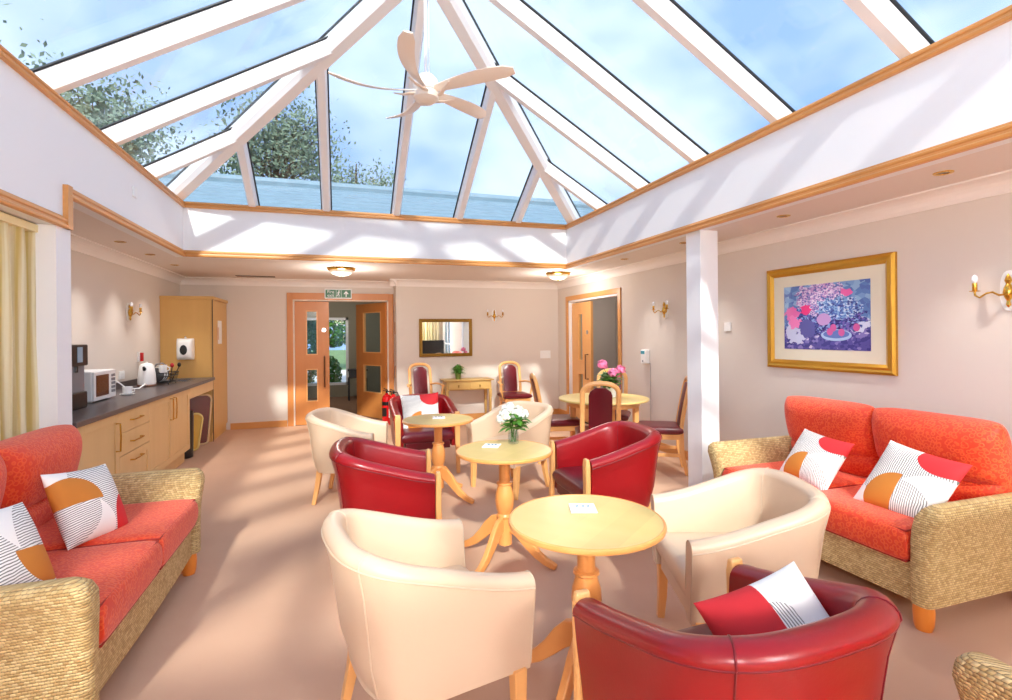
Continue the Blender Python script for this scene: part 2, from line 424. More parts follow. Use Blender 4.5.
def tag(o, label, cat=None, group=None, kind=None):
    if label: o['label'] = label
    if cat: o['category'] = cat
    if group: o['group'] = group
    if kind: o['kind'] = kind
    return o
def empty(name, label, cat, loc=(0, 0, 0), rz=0, group=None):
    o = bpy.data.objects.new(name, None); COL.objects.link(o); o.location = loc; o.rotation_euler = (0, 0, rz); o.empty_display_size = .1
    return tag(o, label, cat, group)
def struct(o, label=None):
    o['kind'] = 'structure'
    if label: o['label'] = label
    return o
def kids(o): return [c for c in COL.objects if c.parent == o]
def dup(root, loc, rz, label, group=None):
    def rec(o, par):
        c = o.copy(); COL.objects.link(c); c.parent = par
        for k in kids(o): rec(k, c)
        return c
    r = rec(root, None); r.location = loc; r.rotation_euler = (0, 0, rz); r['label'] = label
    if group: r['group'] = group
    return r

# ------------------------------------------------------------------ room dimensions
XL, XR, YB = -1.684, 3.047, 6.659        # edges of the opening under the roof lantern
YF = -1.55
ZC, ZU = 2.38, 2.928
WX, AX, KX = 3.78, -2.34, -1.70           # right wall, alcove wall, front of kitchen units
BW, BL = 8.65, 9.05                       # back wall, back wall behind the double doors
RX = .88                                  # corner where the back wall steps
FW = -2.6                                 # wall behind the camera
LX = -1.98                                # left window wall
T = .12

m = MB(); m.box(AX - T, WX + T, FW - T, BL, -.08, 0); struct(m.build('floor', CARPET), 'pink beige fitted carpet')
# ceiling round the lantern (thick, so it closes the roof space)
m = MB()
m.box(AX - T, XL - .1, 4.09, BL + T, ZC, ZU)
m.box(LX - T, XL - .1, FW - T, 4.09, 2.17, ZU)
m.box(XL - .1, XR + .1, YB + .1, BL + T, ZC, ZU)
m.box(XR + .1, WX + T, FW - T, BL + T, ZC, ZU)
m.box(XL - .1, XR + .1, FW - T, YF - .1, ZC, ZU)
struct(m.build('ceiling', CEIL), 'lower ceiling running round the glazed roof')
def wallbox(name, *b, mtl=WALL, label=None):
    mm = MB()
    for q in b: mm.box(*q)
    return struct(mm.build(name, mtl), label)
# right wall with door opening (Y 6.50-8.22, z<2.02)
DY0, DY1, DZ = 6.50, 8.20, 2.03
wallbox('wall_right', (WX, WX + T, -1.1, DY0, 0, ZC), (WX, WX + T, DY1, BL, 0, ZC), (WX, WX + T, DY0, DY1, DZ, ZC),
        (WX, WX + T, FW, -2.35, 0, ZC), (WX, WX + T, -2.35, -1.1, 2.1, ZC), (WX, WX + T, -2.35, -1.1, 0, .15))
# back walls
OX0, OX1, OZ = -.735, .785, 2.06
wallbox('wall_back', (RX, WX, BW, BW + T, 0, ZC), (RX, RX + T, BW + T, BL + T, 0, ZC),
        (AX - T, OX0, BL, BL + T, 0, ZC), (OX1, RX, BL, BL + T, 0, ZC), (OX0, OX1, BL, BL + T, OZ, ZC))
wallbox('wall_alcove', (AX - T, AX, 4.09, BL + T, 0, ZC), (AX - T, XL - .001, 3.93, 4.09, 0, 2.17))
wallbox('wall_left', (LX - T, LX, 3.62, 3.93, 0, 2.17), (LX - T, LX, FW, .4, 0, 2.17), (LX - T, LX, .4, 3.62, 0, .5), (LX - T, LX, .4, 3.62, 2.1, 2.17), mtl=WALLW)
# post face between window recess and alcove
wallbox('wall_post', (XL - .10, XL + .004, 3.905, 4.088, 0, 2.168), mtl=WALLW)
wallbox('wall_front', (AX - T, -1.7, FW - T, FW, 0, ZC), (-1.7, 2.0, FW - T, FW, 2.12, ZC), (-1.7, 2.0, FW - T, FW, 0, .12), (2.0, 2.2, FW - T, FW, 0, ZC), (2.2, 3.4, FW - T, FW, 0, .7), (2.2, 3.4, FW - T, FW, 2.05, ZC), (3.4, WX + T, FW - T, FW, 0, ZC))
# white upstand below the lantern
m = MB()
m.box(XL - .1, XL, YF - .1, 4.0, 2.17, ZU); m.box(XL - .1, XL, 4.0, YB + .1, ZC, ZU)
m.box(XR, XR + .1, YF - .1, YB + .1, ZC, ZU)
m.box(XL, XR, YB, YB + .1, ZC, ZU); m.box(XL, XR, YF - .1, YF, ZC, ZU)
struct(m.build('wall_upstand', WALLW), 'tall white band of wall below the glazed roof')
# pillar
m = MB(); m.box(3.072, 3.262, 3.855, 4.055, 0, ZC); struct(m.build('wall_pillar', WALLW, bevel=.004), 'square white pillar')

# moulded oak trims: stepped profile swept along a straight run
def moulding(mm, a, b, inward, h=.075, d=.032, z=0):
    """a,b: ends at the lower back edge; inward: unit vector into the room"""
    a, b, n = Vector(a), Vector(b), Vector(inward)
    prof = [(0, 0), (d * .75, 0), (d * .95, h * .10), (d, h * .24), (d * .62, h * .34), (d * .55, h * .52), (d * .80, h * .60), (d * .85, h * .74), (d * .35, h * .84), (d * .30, h), (0, h)]
    mm.rings([[p + n * x + Vector((0, 0, y)) for x, y in prof] for p in (a, b)], smooth=False)
e_ = .0005
m = MB()
moulding(m, (XL, 4.04, ZC - .008), (XL, YB, ZC - .008), (1, 0, 0)); moulding(m, (XR, YF, ZC - .008), (XR, YB, ZC - .008), (-1, 0, 0))
moulding(m, (XL, YF, 2.165), (XL, 4.06, 2.165), (1, 0, 0))
m.box(XL, XL + .03, 4.0, 4.062, 2.165, ZC + .067)
m.box(XL - .1, XL + .002, 4.0, 4.09, 2.165, 2.18)
struct(m.build('trim_1', TRIM), 'moulded oak trim on the lower edge of the white band')
m = MB(); moulding(m, (XL, YB, ZC - .008), (XR, YB, ZC - .008), (0, -1, 0)); moulding(m, (XL, YF, ZC - .008), (XR, YF, ZC - .008), (0, 1, 0))
struct(m.build('trim_2', TRIMX))
m = MB(); moulding(m, (XL, YF, ZU), (XL, YB, ZU), (1, 0, 0), .07); moulding(m, (XR, YF, ZU), (XR, YB, ZU), (-1, 0, 0), .07)
m.box(XL - .1, XL, YF, YB, ZU, ZU + .05); m.box(XR, XR + .1, YF, YB, ZU, ZU + .05)
struct(m.build('trim_3', TRIM), 'moulded oak trim on the upper edge of the white band')
m = MB(); moulding(m, (XL, YB, ZU), (XR, YB, ZU), (0, -1, 0), .07); moulding(m, (XL, YF, ZU), (XR, YF, ZU), (0, 1, 0), .07)
m.box(XL - .1, XR + .1, YB, YB + .1, ZU, ZU + .05); m.box(XL - .1, XR + .1, YF - .1, YF, ZU, ZU + .05)
struct(m.build('trim_4', TRIMX))
# cornices
def cove(mm, a, b, n, w=.11):
    a, b, n = Vector(a), Vector(b), Vector(n)
    prof = [(0, 0), (w, 0), (w, -.012)] + [(w - (w - .012) * math.sin(t * PI / 2 / 6), -.012 - (w - .012) * (1 - math.cos(t * PI / 2 / 6))) for t in range(1, 7)] + [(0, -w)]
    mm.rings([[p + n * x + Vector((0, 0, y)) for x, y in prof] for p in (a, b)], smooth=False)
m = MB()
cove(m, (WX, -1.1, ZC), (WX, BW, ZC), (-1, 0, 0)); cove(m, (RX - .1, BW, ZC), (WX, BW, ZC), (0, -1, 0))
cove(m, (RX, BW - .1, ZC), (RX, BL, ZC), (-1, 0, 0)); cove(m, (AX, BL, ZC), (RX, BL, ZC), (0, -1, 0))
cove(m, (AX, 4.09, ZC), (AX, BL, ZC), (1, 0, 0))
struct(m.build('trim_5', COVE), 'pale coved cornice')
# skirting
m = MB()
m.box(-1.66, OX0 - .1, BL - .018, BL, 0, .10); m.box(RX, WX, BW - .018, BW, 0, .10); m.box(RX - .016, RX, BW, BL, 0, .1)
struct(m.build('baseboard_back', TRIMX))
m = MB(); m.box(WX - .018, WX, -1.1, DY0 - .08, 0, .10); m.box(WX - .018, WX, DY1 + .08, BW, 0, .10)
struct(m.build('baseboard_right', TRIM))

# ------------------------------------------------------------------ roof lantern
XE0, XE1, YE, YE0, Z0, K = -2.03, 3.41, 6.90, -1.80, 2.97, .593
HW = (XE1 - XE0) / 2; XC = (XE0 + XE1) / 2; YA, YA0, ZR = YE - HW, YE0 + HW, Z0 + K * HW
lan = bpy.data.objects.new('window_1', None); COL.objects.link(lan)
struct(lan, 'hipped glazed roof lantern with white bars')
def bar(mm, a, b, w, dep, up=.0):
    """roof bar hanging below line a-b"""
    a, b = Vector(a), Vector(b); t = (b - a).normalized(); x = t.cross(Vector((0, 0, 1))).normalized(); n = x.cross(t).normalized()
    if n.z < 0: n = -n
    prof = [(-w / 2, up), (w / 2, up), (w / 2, -dep * .7), (w * .32, -dep), (-w * .32, -dep), (-w / 2, -dep * .7)]
    mm.rings([[p + x * u + n * v for u, v in prof] for p in (a, b)], smooth=False)
def rafter(a, b, w=.10, dep=.13, name='rafter'):
    mm = MB(); bar(mm, a, b, w, dep, -.012); o = mm.build(name, UPVC, lan)
    g = MB(); bar(g, Vector(a) + Vector((0, 0, .002)), Vector(b) + Vector((0, 0, .002)), w + .03, .012); g.build('gasket', DARK, o)
    return o
rowsY = [5.83 - .935 * i for i in range(8)]
def topx(y):  # horizontal reach of a side slope at y
    return min(HW, YE - y, y - YE0)
for y in rowsY:
    r = topx(y)
    rafter((XE0, y, Z0), (XE0 + r - .05, y, Z0 + K * (r - .05))); rafter((XE1, y, Z0), (XE1 - r + .05, y, Z0 + K * (r - .05)))
for x in (-.97, -.15, .69, 1.51, 2.33):
    r = min(x - XE0, XE1 - x)
    rafter((x, YE, Z0), (x, YE - r + .05, Z0 + K * (r - .05))); rafter((x, YE0, Z0), (x, YE0 + r - .05, Z0 + K * (r - .05)))
for a, b in (((XE0, YE), (XC, YA)), ((XE1, YE), (XC, YA)), ((XE0, YE0), (XC, YA0)), ((XE1, YE0), (XC, YA0))):
    rafter(a + (Z0,), b + (ZR,), .17, .15, 'hip_rafter')
rafter((XC, YA0, ZR), (XC, YA, ZR), .17, .2, 'ridge_beam')
m = MB()
for b in ((XE0 - .05, XE0 + .06, YE0, YE), (XE1 - .06, XE1 + .05, YE0, YE), (XE0, XE1, YE - .06, YE + .05), (XE0, XE1, YE0 - .05, YE0 + .06)):
    m.box(*b, ZU - .02, Z0 + .01)
m.box(XE0, XL - .1, YE0, YE, ZU - .02, ZU); m.box(XR + .1, XE1, YE0, YE, ZU - .02, ZU)
m.box(XL - .1, XR + .1, YB + .1, YE, ZU - .02, ZU); m.box(XL - .1, XR + .1, YE0, YF - .1, ZU - .02, ZU)
m.build('sill', UPVC, lan)
def pane(pts):
    mm = MB(); mm.prism(pts, (0, 0, .012)); mm.build('glass_pane', ROOFGL, lan)
ys = sorted([YE0] + rowsY + [YE])
for y0, y1 in zip(ys, ys[1:]):
    br = [y0] + [q for q in (YA0, YA) if y0 < q < y1] + [y1]
    for sgn, xe in ((1, XE0), (-1, XE1)):
        pane([(xe, y1, Z0), (xe, y0, Z0)] + [(xe + sgn * topx(q), q, Z0 + K * topx(q)) for q in br if topx(q) > .001])
xs = [XE0, -.97, -.15, .69, 1.51, 2.33, XE1]
for x0, x1 in zip(xs, xs[1:]):
    for sgn, ye in ((-1, YE), (1, YE0)):
        rr = lambda x: min(x - XE0, XE1 - x)
        br = [x0] + ([XC] if x0 < XC < x1 else []) + [x1]
        pane([(x1, ye, Z0), (x0, ye, Z0)] + [(q, ye + sgn * rr(q), Z0 + K * rr(q)) for q in br if rr(q) > .001])
# outer flat roof deck
m = MB()
m.box(-4, XE0 - .06, -3.5, 7.3, ZU - .03, ZU); m.box(XE1 + .06, 5.6, -3.5, 7.3, ZU - .03, ZU); m.box(XE0 - .06, XE1 + .06, -3.5, YE0 - .06, ZU - .03, ZU)
m.box(XE0 - .06, XE1 + .06, YE + .06, 7.3, ZU - .03, ZU)
struct(m.build('wall_roof_deck', mat('roof_felt', (150, 156, 160), .9)))
m = MB()
m.add([(-9, 7.35, 3.02), (11, 7.35, 3.02), (11, 10.6, 4.30), (-9, 10.6, 4.30), (-9, 14, 3.02), (11, 14, 3.02)], [(0, 1, 2, 3), (3, 2, 5, 4)], False)
m.add([(-9, 7.35, 2.95), (11, 7.35, 2.95), (11, 14, 2.95), (-9, 14, 2.95)], [(3, 2, 1, 0)], False)
for i in range(9):   # tile courses
    t_ = i / 9; y = 7.35 + 3.25 * t_; z = 3.02 + 1.28 * t_
    m.add([(-9, y, z + .03), (11, y, z + .03), (11, y + .36, z + .16), (-9, y + .36, z + .16), (-9, y, z), (11, y, z)], [(0, 1, 2, 3), (4, 5, 1, 0)], False)
m.tube([(-9, 10.6, 4.36), (11, 10.6, 4.36)], .10)
tag(m.build('tiled_roof', mat('roof_tile', (126, 148, 160), .7, var=.25, vscale=5)), 'low blue-grey tiled roof seen through the foot of the glazed roof', 'roof')

# ceiling fan
fx, fy, fz = .67, 4.12, 3.41
fan = empty('ceiling_fan', 'cream five-bladed ceiling fan hanging from the glass roof', 'ceiling fan', (fx, fy, fz), math.radians(253))
m = MB(); m.lathe([(.005, -.095), (.06, -.088), (.098, -.058), (.104, -.02), (.085, 0), (.03, .0)], n=28); m.build('hub', FANM, fan)
m = MB(); m.lathe([(.03, 0), (.085, .01), (.105, .04), (.095, .09), (.06, .13), (.02, .15)], n=28); m.build('motor_housing', UPVC, fan)
m = MB(); m.tube([(0, 0, .12), (0, 0, ZR - .22 - fz)], .013); m.build('down_rod', UPVC, fan)
m = MB(); m.tube([(.035, .03, .12), (.035, .03, ZR - .22 - fz)], .004); m.build('cable', UPVC, fan)
def blade(k):
    a = k * 2 * PI / 5; rings = []; N = 20
    for i in range(N + 1):
        u = i / N; r = .06 + .68 * u
        w = .035 + .092 * math.sin(PI * min(1, (u + .12) * .62)) ** 1.1; w *= 1 if u < .9 else max(.45, 1 - (u - .9) * 4)
        sw = -.11 * math.sin(u * PI * .62) + .09 * u * u; z = .01 + .035 * u - .02 * math.sin(u * PI)
        tilt = -math.radians(26 * (1 - .45 * u)); cx, cy = r, sw
        ring = []
        for s_, t_ in ((-.5, -.002), (-.25, -.006), (0, -.007), (.25, -.006), (.5, -.002), (.5, .004), (0, .009), (-.5, .004)):
            yy = s_ * w; ring.append(Matrix.Rotation(a, 3, 'Z') @ Vector((cx, cy + yy * math.cos(tilt), z + yy * math.sin(tilt) + t_)))
        rings.append(ring)
    mm = MB(); mm.rings(rings); bl = mm.build('blade', FANM, fan)
    mm = MB(); mm.tube([Matrix.Rotation(a, 3, 'Z') @ Vector(p) for p in ((.07, .02, -.03), (.12, .01, -.035), (.18, -.05, -.025), (.24, -.10, .0))], [.012, .016, .012, .006], flat=(1.4, .6)); mm.build('blade_arm', FANM, bl)
for k in range(5): blade(k)

# ------------------------------------------------------------------ outdoors
m = MB(); m.box(-40, 40, -30, 60, -.35, -.1); struct(m.build('floor_outdoors', mat('lawn', (120, 140, 84), .95, var=.3, vscale=1.5)), 'ground outside')
def tree(x, y, ht, cr, n, label, sq=1.0, leaf=.075, seed=1, droop=0, z0=None, mt=None):
    rnd = random.Random(seed)
    t = empty('tree', label, 'tree', (x, y, -.1), 0, 'trees beyond the glass roof')
    m = MB(); cz = ht - cr * sq
    m.tube([(0, 0, 0), (.1, 0, cz * .5), (0, .1, cz), (.05, 0, ht - .3)], [.16, .12, .09, .02])
    tips = []
    for i in range(16):
        a = rnd.uniform(0, 2 * PI); e2 = rnd.uniform(-.3, 1.2); r = cr * rnd.uniform(.6, .98)
        p = Vector((r * math.cos(a) * math.cos(e2), r * math.sin(a) * math.cos(e2), cz + sq * r * math.sin(e2)))
        q = p * .5; q.z = cz * .92 + (p.z - cz) * .35
        m.tube([(0, 0, cz * .85), q, p], [.06, .03, .01], n=5); tips.append((q, p))
    m.build('trunk', BARK, t)
    m = MB()
    for i in range(n):
        q, p = tips[rnd.randrange(len(tips))]; u = rnd.uniform(.1, 1.08); c = q.lerp(p, u)
        s_ = cr * .22; c = c + Vector((rnd.gauss(0, s_), rnd.gauss(0, s_), rnd.gauss(0, s_) - droop * abs(rnd.gauss(0, 1))))
        d1 = Vector((rnd.gauss(0, 1), rnd.gauss(0, 1), rnd.gauss(0, 1))).normalized(); d2 = d1.orthogonal().normalized()
        l = leaf * rnd.uniform(.6, 1.3)
        m.add([c - d1 * l, c + d2 * l * .5, c + d1 * l, c - d2 * l * .5], [(0, 1, 2, 3)], False)
    m.build('foliage', mt or LEAF2, t)
tree(-6.0, 16.0, 8.4, 1.9, 6500, 'broad leafy tree beyond the roof, at the left end of the row of trees', seed=3)
tree(-1.9, 17.5, 9.0, 1.8, 6500, 'tallest rounded tree beyond the far end of the glass roof', seed=5)
tree(.6, 21.0, 8.6, 1.7, 5000, 'lower tree beyond the roof on the right of the tallest rounded one', seed=8)
tree(-5.8, 9.2, 6.6, 1.6, 900, 'sparse drooping tree over the left slope of the glass roof', seed=11, droop=.5, leaf=.055)
tree(-6.9, 11.8, 7.6, 1.5, 480, 'thin topmost branches at the upper left of the glass roof', seed=13, leaf=.055)

# ------------------------------------------------------------------ lobby behind the double doors
LY0, LY1 = BL + T, 13.0
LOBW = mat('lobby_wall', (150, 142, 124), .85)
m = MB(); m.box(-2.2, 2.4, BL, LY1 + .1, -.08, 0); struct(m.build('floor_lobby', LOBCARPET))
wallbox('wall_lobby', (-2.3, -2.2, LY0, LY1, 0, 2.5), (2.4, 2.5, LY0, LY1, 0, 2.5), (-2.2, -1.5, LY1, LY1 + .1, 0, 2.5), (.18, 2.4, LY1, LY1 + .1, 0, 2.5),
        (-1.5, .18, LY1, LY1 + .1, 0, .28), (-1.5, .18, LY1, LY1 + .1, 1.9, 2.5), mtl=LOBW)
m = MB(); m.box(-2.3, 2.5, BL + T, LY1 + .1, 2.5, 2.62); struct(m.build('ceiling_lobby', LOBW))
wf = MB()
for x in (-1.5, -.95, -.36, .12): wf.box(x, x + .06, LY1 + .02, LY1 + .08, .28, 1.9)
wf.box(-1.5, .18, LY1 + .02, LY1 + .08, .28, .34); wf.box(-1.5, .18, LY1 + .02, LY1 + .08, 1.84, 1.9)
w2 = struct(wf.build('window_2', UPVC), 'lobby window onto the garden')
g = MB(); g.box(-1.5, .18, LY1 + .045, LY1 + .05, .3, 1.88); g.build('pane', GLASS, w2)
# paving and shrubs outside the lobby
m = MB(); m.box(-6, 6, LY1 + .2, 24, -.1, -.05); struct(m.build('floor_terrace', mat('paving', (226, 214, 200), .9, var=.05)), 'pale terrace outside the lobby')
def leafball(name, label, cat, c, rx, rz_, n, leaf, mt, seed=1, group=None, stem=True):
    rnd = random.Random(seed); t = empty(name, label, cat, (c[0], c[1], c[2]), 0, group)
    m = MB()
    for i in range(n):
        a = rnd.uniform(0, 2 * PI); e2 = math.asin(rnd.uniform(-1, 1)); r = rnd.uniform(.55, 1) ** .6
        p = Vector((rx * r * math.cos(a) * math.cos(e2), rx * r * math.sin(a) * math.cos(e2), rz_ + rz_ * r * math.sin(e2)))
        d1 = Vector((rnd.gauss(0, 1), rnd.gauss(0, 1), rnd.gauss(0, 1))).normalized(); d2 = d1.orthogonal().normalized(); l = leaf * rnd.uniform(.6, 1.3)
        m.add([p - d1 * l, p + d2 * l * .5, p + d1 * l, p - d2 * l * .5], [(0, 1, 2, 3)], False)
    m.build('foliage', mt, t)
    if stem:
        m = MB()
        for k in range(5): m.tube([(0, 0, 0), (rx * .4 * math.cos(k * 1.3), rx * .4 * math.sin(k * 1.3), rz_)], .015, n=5)
        m.build('stem', BARK, t)
    return t
leafball('shrub', 'round green shrub outside the lobby window', 'shrub', (-.28, 14.0, -.05), .30, .5, 1400, .05, LEAF, 4)
leafball('shrub', 'tall climbing greenery outside the lobby window, left of the bright terrace', 'shrub', (-.95, 14.6, -.05), .42, 1.2, 2200, .06, LEAF, 6)
leafball('shrub', 'overhanging green bush beyond the lobby terrace', 'shrub', (-.30, 17.0, 1.1), .8, .6, 2200, .07, LEAF, 9)
# lobby dark chair
t = empty('lobby_table', 'dark wooden side table by the lobby window', 'table', (.36, 12.3, 0))
m = MB(); m.box(-.22, .22, -.2, .2, .66, .70); m.build('tabletop', BLACK, t, .004)
m = MB(); m.box(-.19, .19, -.17, .17, .50, .66); m.build('drawer', BLACK, t, .004)
for sx_ in (-1, 1):
    for sy_ in (-1, 1):
        m = MB(); m.box(sx_ * .19 - .02, sx_ * .19 + .02, sy_ * .16 - .02, sy_ * .16 + .02, 0, .5); m.build('leg', BLACK, t)

# double door frame and leaves
def frame(name, boxes, mt, label=None, parent=None):
    mm = MB()
    for b in boxes: mm.box(*b)
    return mm.build(name, mt, parent, .003)
f1 = struct(frame('trim_6', [(OX0 - .09, OX0, BL - .022, BL, 0, OZ + .11), (OX1, OX1 + .085, BL - .022, BL, 0, OZ + .11), (OX0, OX1, BL - .022, BL, OZ, OZ + .11)], DOORW), 'wooden architrave round the double doors')
f1 = struct(frame('trim_7', [(OX0, OX0 + .022, BL - .02, BL + T, 0, OZ), (OX1 - .022, OX1, BL - .02, BL + T, 0, OZ), (OX0, OX1, BL - .02, BL + T, OZ - .022, OZ)], mat('door_lining', (232, 216, 200), .6)))
def leaf(name, w, hgt, panes, hinge, rz, handle_x, label, plate=None, mt=None, th=.044, hz=(.62, 1.12)):
    """door leaf: local x from hinge 0..w, y thickness; panes list of (x0,x1,z0,z1)"""
    mt = mt or DOORW
    r = bpy.data.objects.new(name, None); COL.objects.link(r); r.location = hinge; r.rotation_euler = (0, 0, rz); struct(r, label)
    xsb = sorted({0, w} | {p[0] for p in panes} | {p[1] for p in panes}); zs = sorted({.006, hgt} | {p[2] for p in panes} | {p[3] for p in panes})
    mm = MB()
    for x0, x1 in zip(xsb, xsb[1:]):
        for z0, z1 in zip(zs, zs[1:]):
            if any(abs(p[0] - x0) < 1e-6 and p[2] - 1e-6 <= z0 and z1 <= p[3] + 1e-6 for p in panes): continue
            mm.box(x0, x1, -th / 2, th / 2, z0, z1)
    mm.build('door_panel', mt, r)
    for x0, x1, z0, z1 in panes:
        mm = MB(); b_ = .016
        for q in ((x0, x0 + b_, z0, z1), (x1 - b_, x1, z0, z1), (x0 + b_, x1 - b_, z0, z0 + b_), (x0 + b_, x1 - b_, z1 - b_, z1)):
            mm.box(q[0], q[1], -th / 2 - .006, th / 2 + .006, q[2], q[3])
        bd = mm.build('glazing_bead', BEECH, r)
        mm = MB(); mm.box(x0 + .01, x1 - .01, -.003, .003, z0 + .01, z1 - .01); mm.build('vision_panel', GLASS, bd)
    if handle_x is not None:
        mm = MB(); y = -th / 2 - .05
        mm.tube([(handle_x, -th / 2, hz[0]), (handle_x, y, hz[0]), (handle_x, y, hz[1]), (handle_x, -th / 2, hz[1])], .012, n=8); mm.build('pull_handle', mat('bronze_handle', (120, 78, 48), .4, metal=.5), r)
    if plate:
        mm = MB(); mm.lathe([(.035, -.004), (.035, .002), (.01, .004)], (0, 0, 0), 20, axis='y'); o = mm.build('door_disc', STEEL, r); o.location = (plate[0], -th / 2 - .002, plate[1])
    return r
leaf('door_1', .53, 2.03, [(.17, .35, .38, .92), (.17, .35, 1.15, 1.88)], (OX0 + .024, BL + .04, 0), 0, .455, 'closed left leaf of the double doors with two glass panels', (.45, 1.56))
leaf('door_2', .93, 2.03, [(.14, .70, .44, .94), (.14, .70, 1.15, 1.88)], (OX1 - .026, BL + .04, 0), PI - math.radians(60), None, 'right leaf of the double doors, swung open into the lobby')
# wall beside: hold-open plates on return wall
for z, lb in ((1.58, 'upper small wooden plate on the wall return by the double doors'), (.85, 'lower small wooden plate on the wall return by the double doors')):
    mm = MB(); mm.box(RX - .012, RX, 8.78, 8.88, z - .1, z + .1); tag(mm.build('wall_plate', mat('plate_tan', (190, 150, 120), .5), None, .002), lb, 'wall plate')

# exit sign
sg = empty('exit_sign', 'green and white fire exit sign above the double doors', 'sign', (-.03, BL - .045, 2.16))
m = MB(); m.box(-.215, .215, -.012, .02, -.08, .08); m.build('sign_board', WHITE, sg, .003)
m = MB(); m.box(-.20, -.035, -.0145, -.0125, -.065, .065); m.box(-.03, .045, -.0145, -.0125, -.065, .065); m.box(.05, .20, -.0145, -.0125, -.065, .065); m.build('sign_field', SIGNG, sg)
m = MB(); y = -.0165
m.prism([(.125, y, .048), (.085, y, .0), (.10, y, -.01), (.117, y, .012), (.117, y, -.05), (.133, y, -.05), (.133, y, .012), (.15, y, -.01), (.165, y, .0)], (0, .0015, 0))
m.build('arrow', WHITE, sg)
m = MB(); m.lathe([(.001, y), (.011, y), (.011, y + .0015)], (.012, 0, .045), 12, axis='y')
def strip(a, b, w):
    a, b = Vector((a[0], y, a[1])), Vector((b[0], y, b[1])); n_ = (b - a).cross(Vector((0, 1, 0))).normalized() * w / 2
    m.prism([a - n_, a + n_, b + n_, b - n_], (0, .0015, 0))
strip((.010, .032), (-.002, -.008), .016); strip((-.002, -.006), (.016, -.024), .010); strip((.016, -.024), (.010, -.05), .009); strip((-.002, -.008), (-.012, -.03), .010)
strip((-.012, -.03), (-.028, -.04), .009); strip((.008, .028), (.03, .012), .008); strip((.006, .026), (-.016, .012), .008)
m.build('running_figure', WHITE, sg)
def text(name, s_, parent, loc, rot, size, mt, ext=.0008, align='CENTER'):
    c = bpy.data.curves.new(name, 'FONT'); c.body = s_; c.size = size; c.extrude = ext; c.align_x = align; c.align_y = 'CENTER'; c.materials.append(mt)
    tmp = bpy.data.objects.new(name, c); me = bpy.data.meshes.new_from_object(tmp); me.name = name; bpy.data.objects.remove(tmp)
    o = bpy.data.objects.new(name, me); COL.objects.link(o); o.parent = parent; o.location = loc; o.rotation_euler = rot
    return o
text('sign_lettering', 'Fire', sg, (-.118, -.016, .028), (PI / 2, 0, 0), .072, WHITE)
text('sign_lettering', 'exit', sg, (-.118, -.016, -.030), (PI / 2, 0, 0), .072, WHITE)

# ------------------------------------------------------------------ side door on the right wall and corridor behind
struct(frame('trim_8', [(WX - .022, WX, DY0 - .075, DY0, 0, DZ + .075), (WX - .022, WX, DY1, DY1 + .075, 0, DZ + .075), (WX - .022, WX, DY0, DY1, DZ, DZ + .075)], TRIM), 'wooden architrave round the side door')
struct(frame('trim_9', [(WX, WX + T, DY0, DY0 + .03, 0, DZ), (WX, WX + T, DY1 - .03, DY1, 0, DZ), (WX, WX + T, DY0, DY1, DZ - .03, DZ)], WALLW))
CAB2 = wood('side_door_veneer', (226, 164, 96), (238, 182, 116), (1, 1, .1), 8)
leaf('door_3', .70, 1.98, [(.24, .42, .30, .80), (.24, .42, 1.0, 1.80)], (WX + .07, DY1 - .035, 0), -PI / 2, .60, 'side door leaf with narrow glass panels', (.58, 1.48), CAB2, hz=(.72, 1.12))
CW = mat('corridor_wall', (176, 168, 162), .9)
m = MB(); m.box(WX, 5.6, 5.6, 9.6, -.08, 0); struct(m.build('floor_corridor', LOBCARPET))
wallbox('wall_corridor', (5.5, 5.6, 5.6, 9.6, 0, 2.4), (WX + T, 5.6, 5.5, 5.6, 0, 2.4), (WX + T, 5.6, 9.6, 9.7, 0, 2.4), mtl=CW)
m = MB(); m.box(WX, 5.6, 5.5, 9.7, 2.4, 2.5); struct(m.build('ceiling_corridor', CW))
m = MB(); m.tube([(5.42, 6.2, .95), (5.42, 9.3, .95)], .02)
for y in (6.4, 7.6, 8.8): m.tube([(5.5, y, .93), (5.42, y, .95)], .01, n=6)
tag(m.build('handrail', mat('dark_rail', (60, 52, 50), .4)), 'dark handrail on the corridor wall beyond the side door', 'handrail')

# ------------------------------------------------------------------ left window, curtain
m = MB()
for y in (.4, 1.45, 2.5, 3.56): m.box(LX - .08, LX - .02, y, y + .06, .5, 2.1)
m.box(LX - .08, LX - .02, .4, 3.62, .5, .56); m.box(LX - .08, LX - .02, .4, 3.62, 2.04, 2.1)
w3 = struct(m.build('window_3', UPVC), 'tall window behind the curtain')
m = MB(); m.box(LX - .055, LX - .05, .42, 3.6, .52, 2.08); m.build('pane', GLASS, w3)
CURT = bpy.data.materials.new('curtain_fabric'); CURT.use_nodes = True
ct = CURT.node_tree; cb_ = ct.nodes['Principled BSDF']; cb_.inputs['Roughness'].default_value = .8
tc = nd(ct, 'ShaderNodeTexCoord'); mp = nd(ct, 'ShaderNodeMapping'); mp.inputs['Scale'].default_value = (0, 26, .4)
nn = nd(ct, 'ShaderNodeTexNoise'); nn.inputs['Scale'].default_value = 1; nn.inputs['Detail'].default_value = 3
rp = nd(ct, 'ShaderNodeValToRGB'); rp.color_ramp.elements[0].position = .38; rp.color_ramp.elements[0].color = lin((222, 200, 124)); rp.color_ramp.elements[1].position = .58; rp.color_ramp.elements[1].color = lin((248, 240, 208))
ct.links.new(tc.outputs['Object'], mp.inputs[0]); ct.links.new(mp.outputs[0], nn.inputs['Vector']); ct.links.new(nn.outputs['Fac'], rp.inputs[0]); ct.links.new(rp.outputs[0], cb_.inputs['Base Color'])
tl = nd(ct, 'ShaderNodeBsdfTranslucent'); ms = nd(ct, 'ShaderNodeMixShader'); ms.inputs[0].default_value = .35
